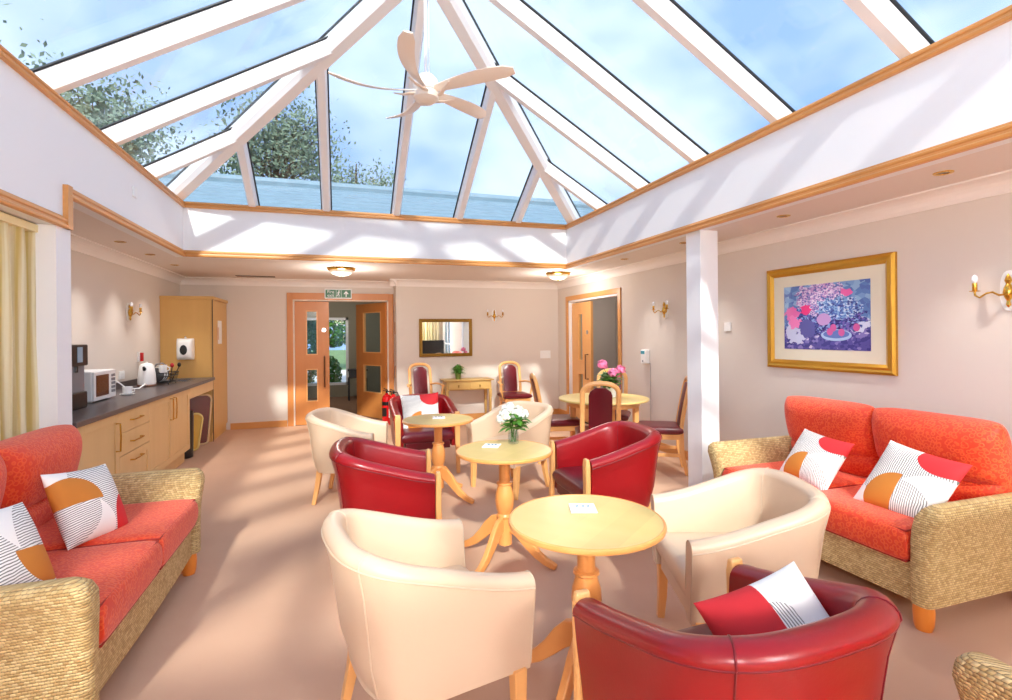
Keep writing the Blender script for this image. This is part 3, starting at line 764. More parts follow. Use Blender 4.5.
ct.links.new(rp.outputs[0], tl.inputs[0]); ct.links.new(cb_.outputs[0], ms.inputs[1]); ct.links.new(tl.outputs[0], ms.inputs[2]); ct.links.new(ms.outputs[0], ct.nodes['Material Output'].inputs[0])
def curtain(y0, y1, x, label, seed, z1=2.165, ax='y'):
    rnd = random.Random(seed); ph = [rnd.uniform(.7, 1.3) for _ in range(60)]; N = 150; front = []; 
    rings = []
    for j in range(9):
        z = .03 + (z1 - .03) * j / 8; amp = .022 * (1 - .45 * (j / 8) ** 2); ring = []
        for side in (0, 1):
            for i in range(N + 1):
                i2 = i if side == 0 else N - i; u = i2 / N; yy = y0 + (y1 - y0) * u
                off = amp * math.sin(u * (y1 - y0) * 52 + 1.3 * math.sin(u * 9 + seed)) * ph[int(u * 58)] + .006 * math.sin(j * 1.1 + u * 30)
                q = x + off + (.004 if side == 0 else -.004)
                ring.append((q, yy, z) if ax == 'y' else (yy, q, z))
        rings.append(ring)
    t = empty('curtain', label, 'curtain', (0, 0, 0)); mm = MB(); mm.rings(rings); mm.build('drape', CURT, t)
    mm = MB()
    if ax == 'y': mm.box(x - .03, x + .03, y0, y1, z1 - .05, z1 - .005)
    else: mm.box(y0, y1, x - .03, x + .034, z1 - .055, z1 - .005)
    mm.build('heading_tape', mat('curtain_tape', (244, 232, 184), .8), t)
curtain(3.02, 3.924, LX + .180, 'pale gold curtain hanging beside the white post at the left', 2)
curtain(.15, 1.0, LX + .13, 'pale gold curtain on the near side of the left window', 5)
# front-wall window + curtain + television (seen in the mirror); garden doors and patio are added
m = MB()
for i in range(5): m.box(-1.7 + i * .91, -1.64 + i * .91, FW - .09, FW - .03, .12, 2.12)
m.box(-1.7, 2.0, FW - .09, FW - .03, .12, .2); m.box(-1.7, 2.0, FW - .09, FW - .03, 2.04, 2.12)
w6 = struct(m.build('window_fill', UPVC), 'wide garden doors added behind the camera to let in fill light'); m = MB(); m.box(-1.7, 2.0, FW - .065, FW - .06, .14, 2.1); m.build('pane', GLASS, w6)  # added glazing, lets fill light in from behind the camera
m = MB(); m.box(-6, 8, -9, FW - .13, -.1, -.05); m.box(-7, LX - .13, FW - .13, 5, -.1, -.05); struct(m.build('floor_bounce_patio', mat('patio', (214, 204, 190), .9, var=.05)), 'pale patio added behind the camera and at the left to bounce sunlight')  # added pale ground that bounces sunlight through the glazing
m = MB()
for x in (2.2, 2.8, 3.34): m.box(x, x + .06, FW - .09, FW - .03, .7, 2.05)
m.box(2.2, 3.4, FW - .09, FW - .03, .7, .76); m.box(2.2, 3.4, FW - .09, FW - .03, 1.99, 2.05)
w4 = struct(m.build('window_4', UPVC)); m = MB(); m.box(2.2, 3.4, FW - .065, FW - .06, .72, 2.03); m.build('pane', GLASS, w4)
m = MB()
for y in (-2.35, -1.75, -1.16): m.box(WX + .03, WX + .09, y, y + .06, .15, 2.1)
for z in (.15, 1.1, 2.04): m.box(WX + .03, WX + .09, -2.35, -1.1, z, z + .06)
w5 = struct(m.build('window_5', UPVC), 'white glazed garden door'); m = MB(); m.box(WX + .055, WX + .06, -2.35, -1.1, .17, 2.08); m.build('pane', GLASS, w5)
leafball('shrub', 'green shrub outside the garden door', 'shrub', (5.2, -1.8, -.1), .7, 1.1, 2200, .08, LEAF, 15)
curtain(2.72, 3.62, FW + .12, 'pale gold curtain on the wall behind the camera', 7, 2.2, 'x')
t = empty('television', 'black flat television on a low stand', 'television', (3.3, -2.05, 0))
m = MB(); m.box(-.42, .42, -.03, .03, .76, 1.26); m.build('screen', BLACK, t, .005)
m = MB(); m.box(-.35, .35, -.18, .18, .05, .70); m.box(-.03, .03, -.02, .02, .7, .76); m.build('stand', mat('dark_stand', (52, 34, 28), .5), t, .005)

# ------------------------------------------------------------------ kitchen run
def shaker(par, name, y0, y1, z0, z1, hand=None, panel=True):
    """door/drawer front in plane X=KX, facing +X"""
    mm = MB(); fr = .062; x0, x1 = KX - .02, KX
    if panel and z1 - z0 > .2:
        for b in ((y0, y0 + fr, z0, z1), (y1 - fr, y1, z0, z1), (y0 + fr, y1 - fr, z0, z0 + fr), (y0 + fr, y1 - fr, z1 - fr, z1)): mm.box(x0, x1, *b)
        mm.box(x0, x1 - .009, y0 + fr, y1 - fr, z0 + fr, z1 - fr)
    else: mm.box(x0, x1, y0, y1, z0, z1)
    d = mm.build(name, CAB, par, .0015)
    if hand:
        a, b = hand; mm = MB(); p = [Vector((KX, a[0], a[1])), Vector((KX + .03, a[0], a[1])), Vector((KX + .034, (a[0] + b[0]) / 2, (a[1] + b[1]) / 2)), Vector((KX + .03, b[0], b[1])), Vector((KX, b[0], b[1]))]
        mm.tube(p, .0065, n=8); mm.build('handle', BRASS, d)
    return d
def unit(label, y0, y1):
    u = empty('base_cabinet', label, 'cabinet', ((KX + AX) / 2, (y0 + y1) / 2, 0)); c = Vector(u.location)
    mm = MB(); mm.box(AX + .002, KX - .021, y0, y1, .145, .858); mm.box(AX + .002, KX - .06, y0, y1, 0, .145); o = mm.build('carcass', CAB, u); 
    return u
def rebase(u):
    for k in kids(u): k.location = -Vector(u.location)
g_ = .0025
u = unit('maple base cabinet with one door at the near end of the worktop', 4.20, 4.889)
shaker(u, 'door', 4.24, 4.889 - g_, .15, .853, ((4.83, .56), (4.83, .78))); m = MB(); m.box(KX - .02, KX, 4.20, 4.237, .02, .853); m.build('end_panel', CAB, u); rebase(u)
u = unit('maple drawer cabinet with three drawers under the worktop', 4.889, 5.59)
for z0, z1, n_ in ((.685, .853, 0), (.50, .68, 0), (.15, .495, 1)):
    zz = (z0 + z1) / 2 if not n_ else .43
    shaker(u, 'drawer', 4.889 + g_, 5.59 - g_, z0, z1, ((5.12, zz), (5.34, zz)), bool(n_))
rebase(u)
u = unit('maple double-door base cabinet beside the open space under the sink', 5.59, 6.925)
shaker(u, 'door', 5.59 + g_, 6.24 - g_, .15, .853, ((6.19, .60), (6.19, .82))); shaker(u, 'door', 6.24 + g_, 6.925 - g_, .15, .853, ((6.30, .60), (6.30, .82))); rebase(u)
t = empty('apron_panel', 'maple apron panel below the worktop over the open space', 'panel', (KX, 7.5, .78)); m = MB()
m.box(KX - .02, KX, 6.93, 8.105, .73, .857); m.build('board', CAB, t, .0015).location = -Vector(t.location)
# worktop
wt_ = empty('worktop', 'dark slate kitchen worktop with steel sink at the far end', 'worktop', (-2, 6.1, .86)); off = -Vector(wt_.location)
m = MB(); m.box(AX + .002, KX + .025, 4.13, 7.45, .86, .90); m.box(AX + .002, KX + .025, 7.85, 8.105, .86, .90); m.box(AX + .002, -2.24, 7.45, 7.85, .86, .9); m.box(-1.86, KX + .025, 7.45, 7.85, .86, .9)
m.build('surface', SLATE, wt_, .006).location = off
m = MB(); m.box(AX + .002, AX + .02, 4.13, 8.105, .90, .97); m.build('upstand', SLATE, wt_).location = off
m = MB()
for b in ((-2.24, -2.225, 7.45, 7.85), (-1.875, -1.86, 7.45, 7.85), (-2.225, -1.875, 7.45, 7.465), (-2.225, -1.875, 7.835, 7.85)): m.box(*b, .76, .903)
m.box(-2.24, -1.86, 7.45, 7.85, .755, .765); m.build('sink', STEEL, wt_).location = off
m = MB(); m.tube([(-2.28, 7.65, .90), (-2.28, 7.65, 1.06), (-2.25, 7.65, 1.12), (-2.18, 7.65, 1.13), (-2.13, 7.65, 1.09)], .011); m.build('tap', STEEL, wt_).location = off
# tall unit
tu = empty('tall_cabinet', 'tall maple cupboard standing at the far end of the worktop', 'cabinet', (-2.0, 8.58, 0)); off = -Vector(tu.location)
m = MB(); m.box(AX + .002, KX - .021, 8.11, 9.045, 0, 1.985); m.build('carcass', CABT, tu).location = off
m = MB(); m.box(KX - .02, KX, 8.115, 9.045, .12, 1.98); m.build('door', CABT, tu, .002).location = off
m = MB(); m.box(AX + .002, KX + .02, 8.09, 9.048, 1.985, 2.03); m.build('cornice', CABT, tu, .006).location = off
m = MB(); m.box(KX - .006, KX + .002, 8.104, 8.1105, 0, 1.985); m.build('edge_strip', DARK, tu).location = off
m = MB(); m.box(KX, KX + .004, 8.42, 8.66, 1.36, 1.70)
tag(m.build('notice', WHITE), 'white notice taped to the door of the tall cupboard', 'notice')
m = MB(); m.box(KX + .004, KX + .012, 8.36, 8.44, 1.42, 1.60)
tag(m.build('leaflet', mat('leaflet_paper', (226, 190, 160), .6)), 'small tan leaflet overlapping the white notice on the tall cupboard', 'leaflet')
# soap dispenser
sd = empty('soap_dispenser', 'white oval-windowed dispenser on the side of the tall cupboard', 'dispenser', (-2.02, 8.11, 1.30))
m = MB(); m.puff(.20, .29, .22, 5, .4, 16, M=Matrix.Rotation(PI / 2, 4, 'X')); m.build('housing', WHITE, sd, weld=.0001).location = (0, -.055, 0)
m = MB(); m.ball((0, -.165, -.01), .045, 16, (1, .15, 1.5)); m.build('sight_window', BLACK, sd)
m = MB(); m.lathe([(.012, -.02), (.016, 0), (.004, .02)], (0, -.06, .16), 12); m.build('lock_tab', STEEL, sd)
# coffee machine
cm = empty('coffee_machine', 'black and grey coffee machine at the near end of the worktop', 'coffee machine', (-2.12, 4.90, .90))
m = MB(); m.box(-.17, .15, -.15, .15, 0, .13); m.build('drip_base', BLACK, cm, .008)
m = MB(); m.box(-.17, .13, -.15, .15, .13, .34); m.build('body', GREY, cm, .004)
m = MB(); m.box(-.17, .155, -.155, .155, .34, .51); m.build('brew_head', BLACK, cm, .01)
m = MB(); m.box(.155, .159, -.03, .05, .37, .49); m.build('display', mat('display_blue', (150, 180, 200), .3), cm)
m = MB(); m.tube([(.13, 0, .34), (.13, 0, .29)], .018); m.build('spout', BLACK, cm)
# microwave
mw = empty('microwave_oven', 'white microwave oven beside the coffee machine', 'microwave', (-2.17, 5.53, .90))
m = MB(); m.box(-.16, .13, -.23, .23, .012, .27)
for sx_ in (-.12, .1):
    for sy_ in (-.18, .18): m.box(sx_ - .015, sx_ + .015, sy_ - .015, sy_ + .015, 0, .012)
m.build('casing', WHITE, mw, .006)
m = MB(); m.box(.13, .148, -.225, .11, .015, .265); d = m.build('door', WHITE, mw, .003)
m = MB(); m.box(.148, .152, -.19, .06, .05, .235); m.build('door_window', mat('oven_window', (88, 44, 22), .15), d)
m = MB(); m.box(.13, .146, .115, .228, .015, .265); cp = m.build('control_panel', WHITE, mw, .003)
m = MB()
for i in range(5):
    for j in range(2): m.box(.146, .150, .13 + j * .045, .162 + j * .045, .06 + i * .036, .085 + i * .036)
m.build('button', GREY, cp)
# box-like scale + cup on worktop
sc_ = empty('filter_jug', 'small white jug and saucer beside the microwave', 'jug', (-1.99, 5.93, .90)); sc_.scale = (.7, .7, .7)
m = MB(); m.lathe([(.06, 0), (.085, .012), (.09, .02), (.05, .018)], n=20); m.build('saucer', WHITE, sc_)
m = MB(); m.lathe([(.035, .018), (.055, .03), (.058, .10), (.062, .12), (.05, .12), (.045, .04)], n=20); m.build('bowl', WHITE, sc_)
m = MB(); m.tube([(.05, .0, .10), (.085, 0, .09), (.085, 0, .05), (.05, 0, .04)], .007, n=6); m.build('handle', WHITE, sc_)
# sockets
for i, y in enumerate((6.00, 6.40, 6.80)):
    lb = ('white double socket on the kitchen wall nearest the microwave', 'white socket with the kettle plug on the kitchen wall', 'white socket on the kitchen wall just left of the kettle')[i]
    m = MB(); m.box(AX, AX + .012, y - .07, y + .07, 1.0, 1.09); m.box(AX + .012, AX + .016, y - .05, y - .01, 1.02, 1.07); m.box(AX + .012, AX + .016, y + .01, y + .05, 1.02, 1.07)
    tag(m.build('wall_socket', WHITE, None, .002), lb, 'socket')
m = MB(); m.box(AX + .016, AX + .06, 6.38, 6.43, 1.02, 1.07)
pts = [(AX + .05, 6.40, 1.04), (-2.22, 6.42, .98), (-2.16, 6.45, .915), (-2.08, 6.52, .912), (-2.05, 6.60, .95), (-2.07, 6.70, .93), (-2.12, 6.80, .912), (-2.14, 6.86, .912)]
m.tube(pts, .007, n=6); tag(m.build('electric_lead', WHITE), 'looping white electric cord plugged in beside the kettle', 'cord')
# kettle
kt = empty('kettle', 'white electric kettle on the worktop', 'kettle', (-2.13, 6.92, .90), 0)
m = MB(); m.lathe([(.085, 0), (.095, .01), (.095, .022), (.03, .024)], n=24); m.build('base', mat('kettle_base', (150, 110, 90), .3), kt)
m = MB(); m.lathe([(.088, .024), (.092, .05), (.085, .15), (.072, .235), (.06, .25), (.02, .256)], n=28); m.build('body', WHITE, kt)
m = MB(); m.tube([(.0, -.065, .195), (0, -.10, .225)], [.022, .013]); m.build('spout', BLACK, kt)
m = MB(); m.tube([(0, .06, .235), (0, .12, .235), (0, .14, .19), (0, .125, .10), (0, .09, .06)], .012); m.build('handle', WHITE, kt)
m = MB(); m.lathe([(.06, .25), (.045, .262), (.012, .27), (.01, .285)], n=20); m.build('lid', WHITE, kt)
# dish rack with crockery
dr = empty('dish_rack', 'black wire dish rack between the kettle and the sink', 'dish rack', (-2.08, 7.19, .90))
m = MB()
for z, s_ in ((.02, .9), (.10, 1.0), (.14, 1.05)):
    a, b = .15 * s_, .17 * s_
    m.tube([(-a, -b, z), (a, -b, z), (a, b, z), (-a, b, z)], .005, n=6, loop=True)
for i in range(10):
    y_ = -.15 + .3 * i / 9; m.tube([(.158, y_ * 1.05, .14), (.135, y_, .02), (-.135, y_, .02), (-.158, y_ * 1.05, .14)], .003, n=5)
for sx_ in (-1, 1):
    for sy_ in (-1, 1): m.tube([(sx_ * .13, sy_ * .14, .02), (sx_ * .13, sy_ * .14, 0)], .006, n=6)
m.build('wire_basket', BLACK, dr)
for i in range(5):
    m = MB(); m.lathe([(.005, 0), (.055, .004), (.085, .016), (.087, .02), (.05, .009), (.005, .006)], n=24, axis='y')
    o = m.build('plate', WHITE if i % 2 else mat('dark_plate', (60, 56, 58), .3)); o.location = (-2.09, 7.07 + .045 * i, .9 + .115)
    tag(o, None, 'plate', 'plates standing in the dish rack')
    o['label'] = ['nearest dark plate standing in the dish rack', 'white plate standing second in the dish rack', 'dark plate standing in the middle of the dish rack', 'white plate standing fourth in the dish rack', 'farthest dark plate standing in the dish rack'][i]
m = MB(); m.lathe([(.03, 0), (.04, .02), (.042, .09), (.036, .09), (.034, .02)], (0, 0, 0), 20); o = m.build('mug', WHITE); o.location = (-2.0, 6.95 + .08, 1.045)
m2 = MB(); m2.tube([(.04, 0, .07), (.07, 0, .06), (.065, 0, .03), (.04, 0, .02)], .006, n=6); m2.build('handle', WHITE, o)
tag(o, 'white mug upturned on the near end of the dish rack', 'mug'); 
for i, (c_, lb) in enumerate(((mat('red_brush', (190, 30, 40), .5), 'red-tipped washing-up brush standing in the dish rack'), (BLACK, 'dark-handled spatula leaning out of the dish rack'))):
    m = MB(); m.tube([(0, 0, 0), (.02 + .05 * i, .05 * i, .17)], .006, n=6); o = m.build('utensil', BLACK); o.location = (-1.99, 7.27 + .05 * i, .93)
    m = MB(); m.ball((.02 + .05 * i, .05 * i, .19), .022, 10, (1, .7, 1.3)); m.build('head', c_, o); tag(o, lb, 'utensil')
# red tag on wall
t = empty('wall_hook', 'small red and white holder on the wall above the kettle', 'holder', (AX, 7.31, 1.23)); m = MB(); m.box(0, .02, -.03, .03, -.06, .06); m.build('plate', WHITE, t, .003)
m = MB(); m.box(.02, .05, 0, .035, -.055, .05); m.build('clip', EXR, t, .004)
# bin and trays
b_ = empty('pedal_bin', 'tall black bin tucked in the open space under the worktop', 'bin', (-1.83, 7.13, 0))
m = MB(); m.lathe([(.09, 0), (.11, .01), (.12, .50), (.115, .52)], n=20); m.build('body', BLACK, b_)
m = MB(); m.lathe([(.118, .52), (.115, .56), (.06, .585), (.01, .59)], n=20); m.build('lid', BLACK, b_)
def tray(name, label, mt, rim, loc, w, h, lean, rz):
    t = empty(name, label, 'tray', loc, rz); rt = Matrix.Rotation(lean, 4, 'Y')
    def outline(w, h, x, f=1):
        p = []
        for cx, cz, a0 in ((w / 2 - .07, h - .07, 0), (-w / 2 + .07, h - .07, 90), (-w / 2 + .10, .05, 180), (w / 2 - .10, .05, 270)):
            for k in range(6):
                a = math.radians(a0 + 18 * k); r = .07 if cz > .1 else .05
                p.append(rt @ Vector((x, (cx + r * math.cos(a)) * f, (cz + r * math.sin(a)))))
        return p
    m = MB(); m.prism(outline(w, h, 0), rt.to_3x3() @ Vector((.008, 0, 0))); m.build('base', mt, t)
    m = MB(); m.tube(outline(w, h, .012), .012, n=6, loop=True); m.build('rim', rim, t)
tray('tray', 'large dark brown tray leaning in the open space under the worktop', BROWN, mat('tray_rim', (226, 190, 140), .5), (-1.92, 7.86, .014), .50, .66, -.08, PI * 1.5 + .35)
tray('tray', 'smaller yellow tray leaning in front of the large brown one', YELL, mat('tray_rim_y', (236, 206, 120), .5), (-1.87, 7.50, .014), .34, .46, -.06, PI * 1.5 + .35)

# ------------------------------------------------------------------ tub chairs
def tub_path(a, yf, yb, n1=7, n2=30, e=2.7):
    """plan curve left arm front -> back -> right arm front, with outward normals and 0..1 measure from the back"""
    ys = yb + (yf - yb) * .40; d = ys - yb; P = []
    for i in range(n1): P.append((-a, yf + (ys - yf) * i / n1))
    for i in range(n2 + 1):
        t = PI - (-PI) * i / n2 if False else PI + PI * i / n2
        c, s_ = math.cos(t), math.sin(t)
        P.append((math.copysign(abs(c) ** (2 / e), c) * a, ys + math.copysign(abs(s_) ** (2 / e), s_) * d))
    for i in range(1, n1 + 1): P.append((a, ys + (yf - ys) * i / n1))
    V = [Vector((x, y, 0)) for x, y in P]; N = []
    for i in range(len(V)):
        t = (V[min(i + 1, len(V) - 1)] - V[max(i - 1, 0)]).normalized(); N.append(Vector((t.y, -t.x, 0)))
    return V, N
def tub_chair(label, kind, loc, phi, group):
    red = kind == 'red'
    a, yf, yb = (.352, .285, -.36) if red else (.335, .285, -.345)
    th = .082 if red else .072; hf, hb = (.635, .785) if red else (.622, .785); zb = .285
    lea = RED if red else CREAM; pip = PIPE_R if red else PIPE_C
    t = empty('tub_chair', label, 'chair', (loc[0], loc[1], 0), math.radians(phi) - PI / 2, group)
    V, N = tub_path(a, yf, yb)
    def H(p):
        u = (p.y - yb) / (yf - yb); u = max(0, min(1, u)); s_ = u * u * (3 - 2 * u)
        return hb + (hf - hb) * (s_ * .6 + u * .4)
    rings = []; seam = []; fr = yf - (.035 if red else 0)
    for p, n in zip(V, N):
        h = H(p); r = th / 2; q = p.copy()
        if red and q.y > fr: q.y = fr
        tp = .6 + 1.1 * max(0, -n.y)
        sec = [(-.058 * tp, zb), (-.052 * tp, zb + .02), (-.034 * tp, .40), (-.014 * tp, h - .14), (0, h - .05)]
        sec += [(-r + (r + (.006 if red else .002)) * math.cos(k * PI / 8), h - r + r * math.sin(k * PI / 8)) for k in range(0, 9)]
        sec += [(-th - .012, h - .14), (-th - .02, .40), (-th - .015, zb)]
        rings.append([q + n * o + Vector((0, 0, z)) for o, z in sec]); seam.append(q + n * .002 + Vector((0, 0, h - r - .006)))
    m = MB(); m.rings(rings); sh = m.build('shell', lea, t, sharp=50)
    m = MB(); m.tube(seam, .0035, n=6)
    for idx in (15, len(V) - 16):          # vertical seams over the back
        m.tube([p + N[idx] * .001 for p in rings[idx][1:-1]], .003, n=5)
    if not red:
        for rg in (rings[0], rings[-1]): m.tube([p for p in rg[1:-1]], .003, n=5)
    m.build('piping', pip, sh)
    # seat
    w = 2 * (a - th) - .01
    m = MB(); m.puff(w + .02, .50, .13, 9, .32, 20, M=Matrix.Translation((0, .035, .395))); m.build('seat', REDF if red else lea, t, weld=.0001)
    m = MB(); m.box(-w / 2 + .03, w / 2 - .03, -.20, yf - .02, zb - .015, .345); m.build('seat_rail', REDF if red else lea, t, .006)
    # legs
    for sx_ in (-1, 1):
        if red:
            pts = [(sx_ * (a - .040), fr + .014 + .035 * max(0, .75 - u) ** 1.5 * 1.4 + .008 * u, .648 * u) for u in [i / 14 for i in range(15)]]
            pts[0] = (pts[0][0], pts[0][1], 0)
            ws = [.040 + .022 * u for u in [i / 14 for i in range(15)]]; ws[-1] = .05; hs = [.034] * 14 + [.024]
            m = MB(); m.ribbon(pts, ws, hs); m.build('front_post', BEECH, t, .008)
        else:
            m = MB(); m.ribbon([(sx_ * (a - .045), yf - .045, zb + .01), (sx_ * (a - .05), yf - .04, .12), (sx_ * (a - .052), yf - .03, 0)], [.05, .042, .034], [.05, .042, .034]); m.build('leg', BEECH, t, .004)
        m = MB(); m.ribbon([(sx_ * (a - .12), yb + .15, zb + .01), (sx_ * (a - .11), yb + .13, .15), (sx_ * (a - .10), yb + .10, 0)], [.046, .04, .032], [.046, .04, .032]); m.build('leg', BEECH, t, .004)
    return t
def tub(label, kind, F, phi, group=None):
    d = (math.cos(math.radians(phi)), math.sin(math.radians(phi)))
    return tub_chair(label, kind, (F[0] - d[0] * .285, F[1] - d[1] * .285), phi, group)
GC, GR = 'cream leather tub chairs', 'burgundy leather tub chairs with wooden front posts'
tub('cream leather tub chair in the centre foreground, seen from behind', 'cream', (.566, 2.00), 11.5, GC)
tub('cream leather tub chair farthest left, behind the burgundy one and near the double doors', 'cream', (.34, 4.84), -16, GC)
tub('cream leather tub chair behind the round table with white flowers', 'cream', (1.30, 4.54), 207, GC)
tub('cream leather tub chair in front of the right wicker sofa', 'cream', (1.43, 2.03), 160, GC)
tub('burgundy tub chair facing right on the left side of the middle round table', 'red', (.58, 3.35), -4, GR)
tub('burgundy tub chair facing left on the right side of the table with white flowers', 'red', (1.505, 3.33), 178, GR)
tub('burgundy tub chair facing the camera at the farthest small round table', 'red', (.86, 5.34), -88, GR)
tub('nearest burgundy tub chair, seen from behind with a red and white cushion on it', 'red', (1.03, 1.51), 93, GR)

# ------------------------------------------------------------------ pedestal tables
def pedestal(label, loc, rz, group='small round pedestal tables'):
    t = empty('pedestal_table', label, 'table', (loc[0], loc[1], 0), rz, group)
    m = MB(); m.lathe([(.02, .688), (.298, .688), (.306, .694), (.307, .710), (.02, .712)], n=64); m.build('tabletop', TOP, t, sharp=30)
    m = MB(); m.rings([[((.3065 + .009 * math.cos(b)) * math.cos(k * PI / 32), (.3065 + .009 * math.cos(b)) * math.sin(k * PI / 32), .6995 + .0125 * math.sin(b)) for b in [j * PI / 4 for j in range(8)]] for k in range(64)], loop=True); m.build('edge_band', BEECHO, t)
    m = MB(); m.lathe([(.09, .688), (.088, .67), (.045, .655), (.037, .63), (.036, .52), (.038, .505), (.052, .50), (.054, .49), (.044, .482), (.046, .47), (.058, .43), (.062, .385), (.056, .33), (.044, .30), (.05, .292), (.053, .28), (.046, .27), (.046, .10), (.03, .09)], n=28); m.build('column', BEECHO, t, sharp=25)
    for k in range(4):
        a = k * PI / 2; R = Matrix.Rotation(a, 3, 'Z')
        pr = [(.035, .235), (.075, .225), (.12, .19), (.17, .135), (.23, .08), (.29, .045), (.34, .028), (.365, .02)]
        hs = [.10, .10, .085, .068, .055, .045, .04, .03]
        m = MB(); m.ribbon([R @ Vector((x, 0, z)) for x, z in pr], .034, hs, R @ Vector((0, 1, 0))); m.build('leg', BEECHO, t, .007)
    return t
T1, T2, T3 = (.822, 4.566), (1.008, 3.20), (.942, 1.896)
p_ = pedestal('nearest small round pedestal table in the foreground', T3, math.radians(-52))
dup(p_, (T2[0], T2[1], 0), math.radians(-48), 'small round pedestal table with white flowers in a glass')
dup(p_, (T1[0], T1[1], 0), math.radians(-46), 'farthest small round pedestal table, in front of the burgundy chair with a cushion')
# cards
def card(label, x, y, z, rz):
    t = empty('place_card', label, 'card', (x, y, z), rz, 'white cards on the small tables')
    m = MB(); m.box(-.055, .055, -.055, .055, .001, .007); m.build('tile', WHITE, t, .002)
    ink = mat('soft_ink', (96, 124, 138), .6); m = MB()
    for i, (x0, w) in enumerate(((-.036, .02), (-.008, .016), (.014, .016))):
        m.tube([(x0, .028, .0075), (x0 + w * .6, .030, .0075), (x0 + w, .022, .0075), (x0 + w * .3, .014, .0075), (x0 + w, .006, .0075)], .0016, n=4)
    m.build('lettering', ink, t)
card('white square card on the nearest round table', .975, 1.99, .7125, -.33)
card('white card on the table with the white flowers', .955, 3.31, .7125, -.5)
card('white card on the farthest small round table', .835, 4.60, .7125, -.2)

# flowers in glass
def bouquet(t, blooms, petal, leaves, nl, seed, leafsize=.045, petals=46, pr=.018):
    rnd = random.Random(seed)
    for (x, y, z, r) in blooms:
        m = MB()
        for i in range(petals):
            a = rnd.uniform(0, 2 * PI); e2 = rnd.uniform(-.5, 1.5); n = Vector((math.cos(a) * math.cos(e2), math.sin(a) * math.cos(e2), math.sin(e2)))
            c = Vector((x, y, z)) + n * r * rnd.uniform(.55, 1); d1 = n.orthogonal().normalized(); d2 = n.cross(d1); k = pr * rnd.uniform(.7, 1.3)
            ang = rnd.uniform(0, PI); e1 = d1 * math.cos(ang) + d2 * math.sin(ang); e3 = n.cross(e1)
            m.add([c - e1 * k, c - e3 * k * .8 + n * .004, c + e1 * k, c + e3 * k * .8 + n * .004, c + n * .006], [(0, 1, 4), (1, 2, 4), (2, 3, 4), (3, 0, 4)], False)
        m.ball((x, y, z), r * .62, 10); m.build('bloom', petal, t)
    m = MB()
    for i in range(nl):
        cx, cy, cz, rad = leaves; a = rnd.uniform(0, 2 * PI); rr = rad * rnd.uniform(.3, 1); c = Vector((cx + rr * math.cos(a), cy + rr * math.sin(a), cz + rnd.uniform(-.55, .5) * rad * 1.1))
        d = Vector((math.cos(a), math.sin(a), rnd.uniform(-.5, .7))).normalized(); s_ = d.cross(Vector((0, 0, 1))).normalized(); k = leafsize * rnd.uniform(.7, 1.2)
        m.add([c - d * k, c - s_ * k * .62, c + d * k * 1.1 - Vector((0, 0, .01)), c + s_ * k * .62, c + Vector((0, 0, .006))], [(0, 1, 4), (1, 2, 4), (2, 3, 4), (3, 0, 4)], False)
    m.build('leaves', LEAF, t)
vs = empty('flower_vase', 'clear glass of white flowers on the middle round table', 'flower vase', (1.12, 3.345, .7125))
m = MB(); m.lathe([(.030, .0), (.036, .004), (.038, .05), (.034, .09), (.040, .10), (.036, .10), (.030, .088), (.033, .05), (.030, .012), (.005, .010)], n=24); m.build('glass', glass('crystal', (.88, .92, .92)), vs)
m = MB()
for k in range(7): m.tube([(.015 * math.cos(k), .015 * math.sin(k), .015), (.03 * math.cos(k * 2.1), .03 * math.sin(k * 2.1), .17), (.05 * math.cos(k * 2.1), .05 * math.sin(k * 2.1), .22)], .003, n=5)
m.build('stems', LEAF, vs)
bouquet(vs, [(-.055, -.02, .205, .05), (.02, -.045, .205, .06), (-.03, .04, .225, .045), (.08, .0, .19, .035), (-.085, .0, .17, .035), (-.03, -.02, .25, .035)], PETW, (.01, -.02, .165, .09), 70, 3, .04)

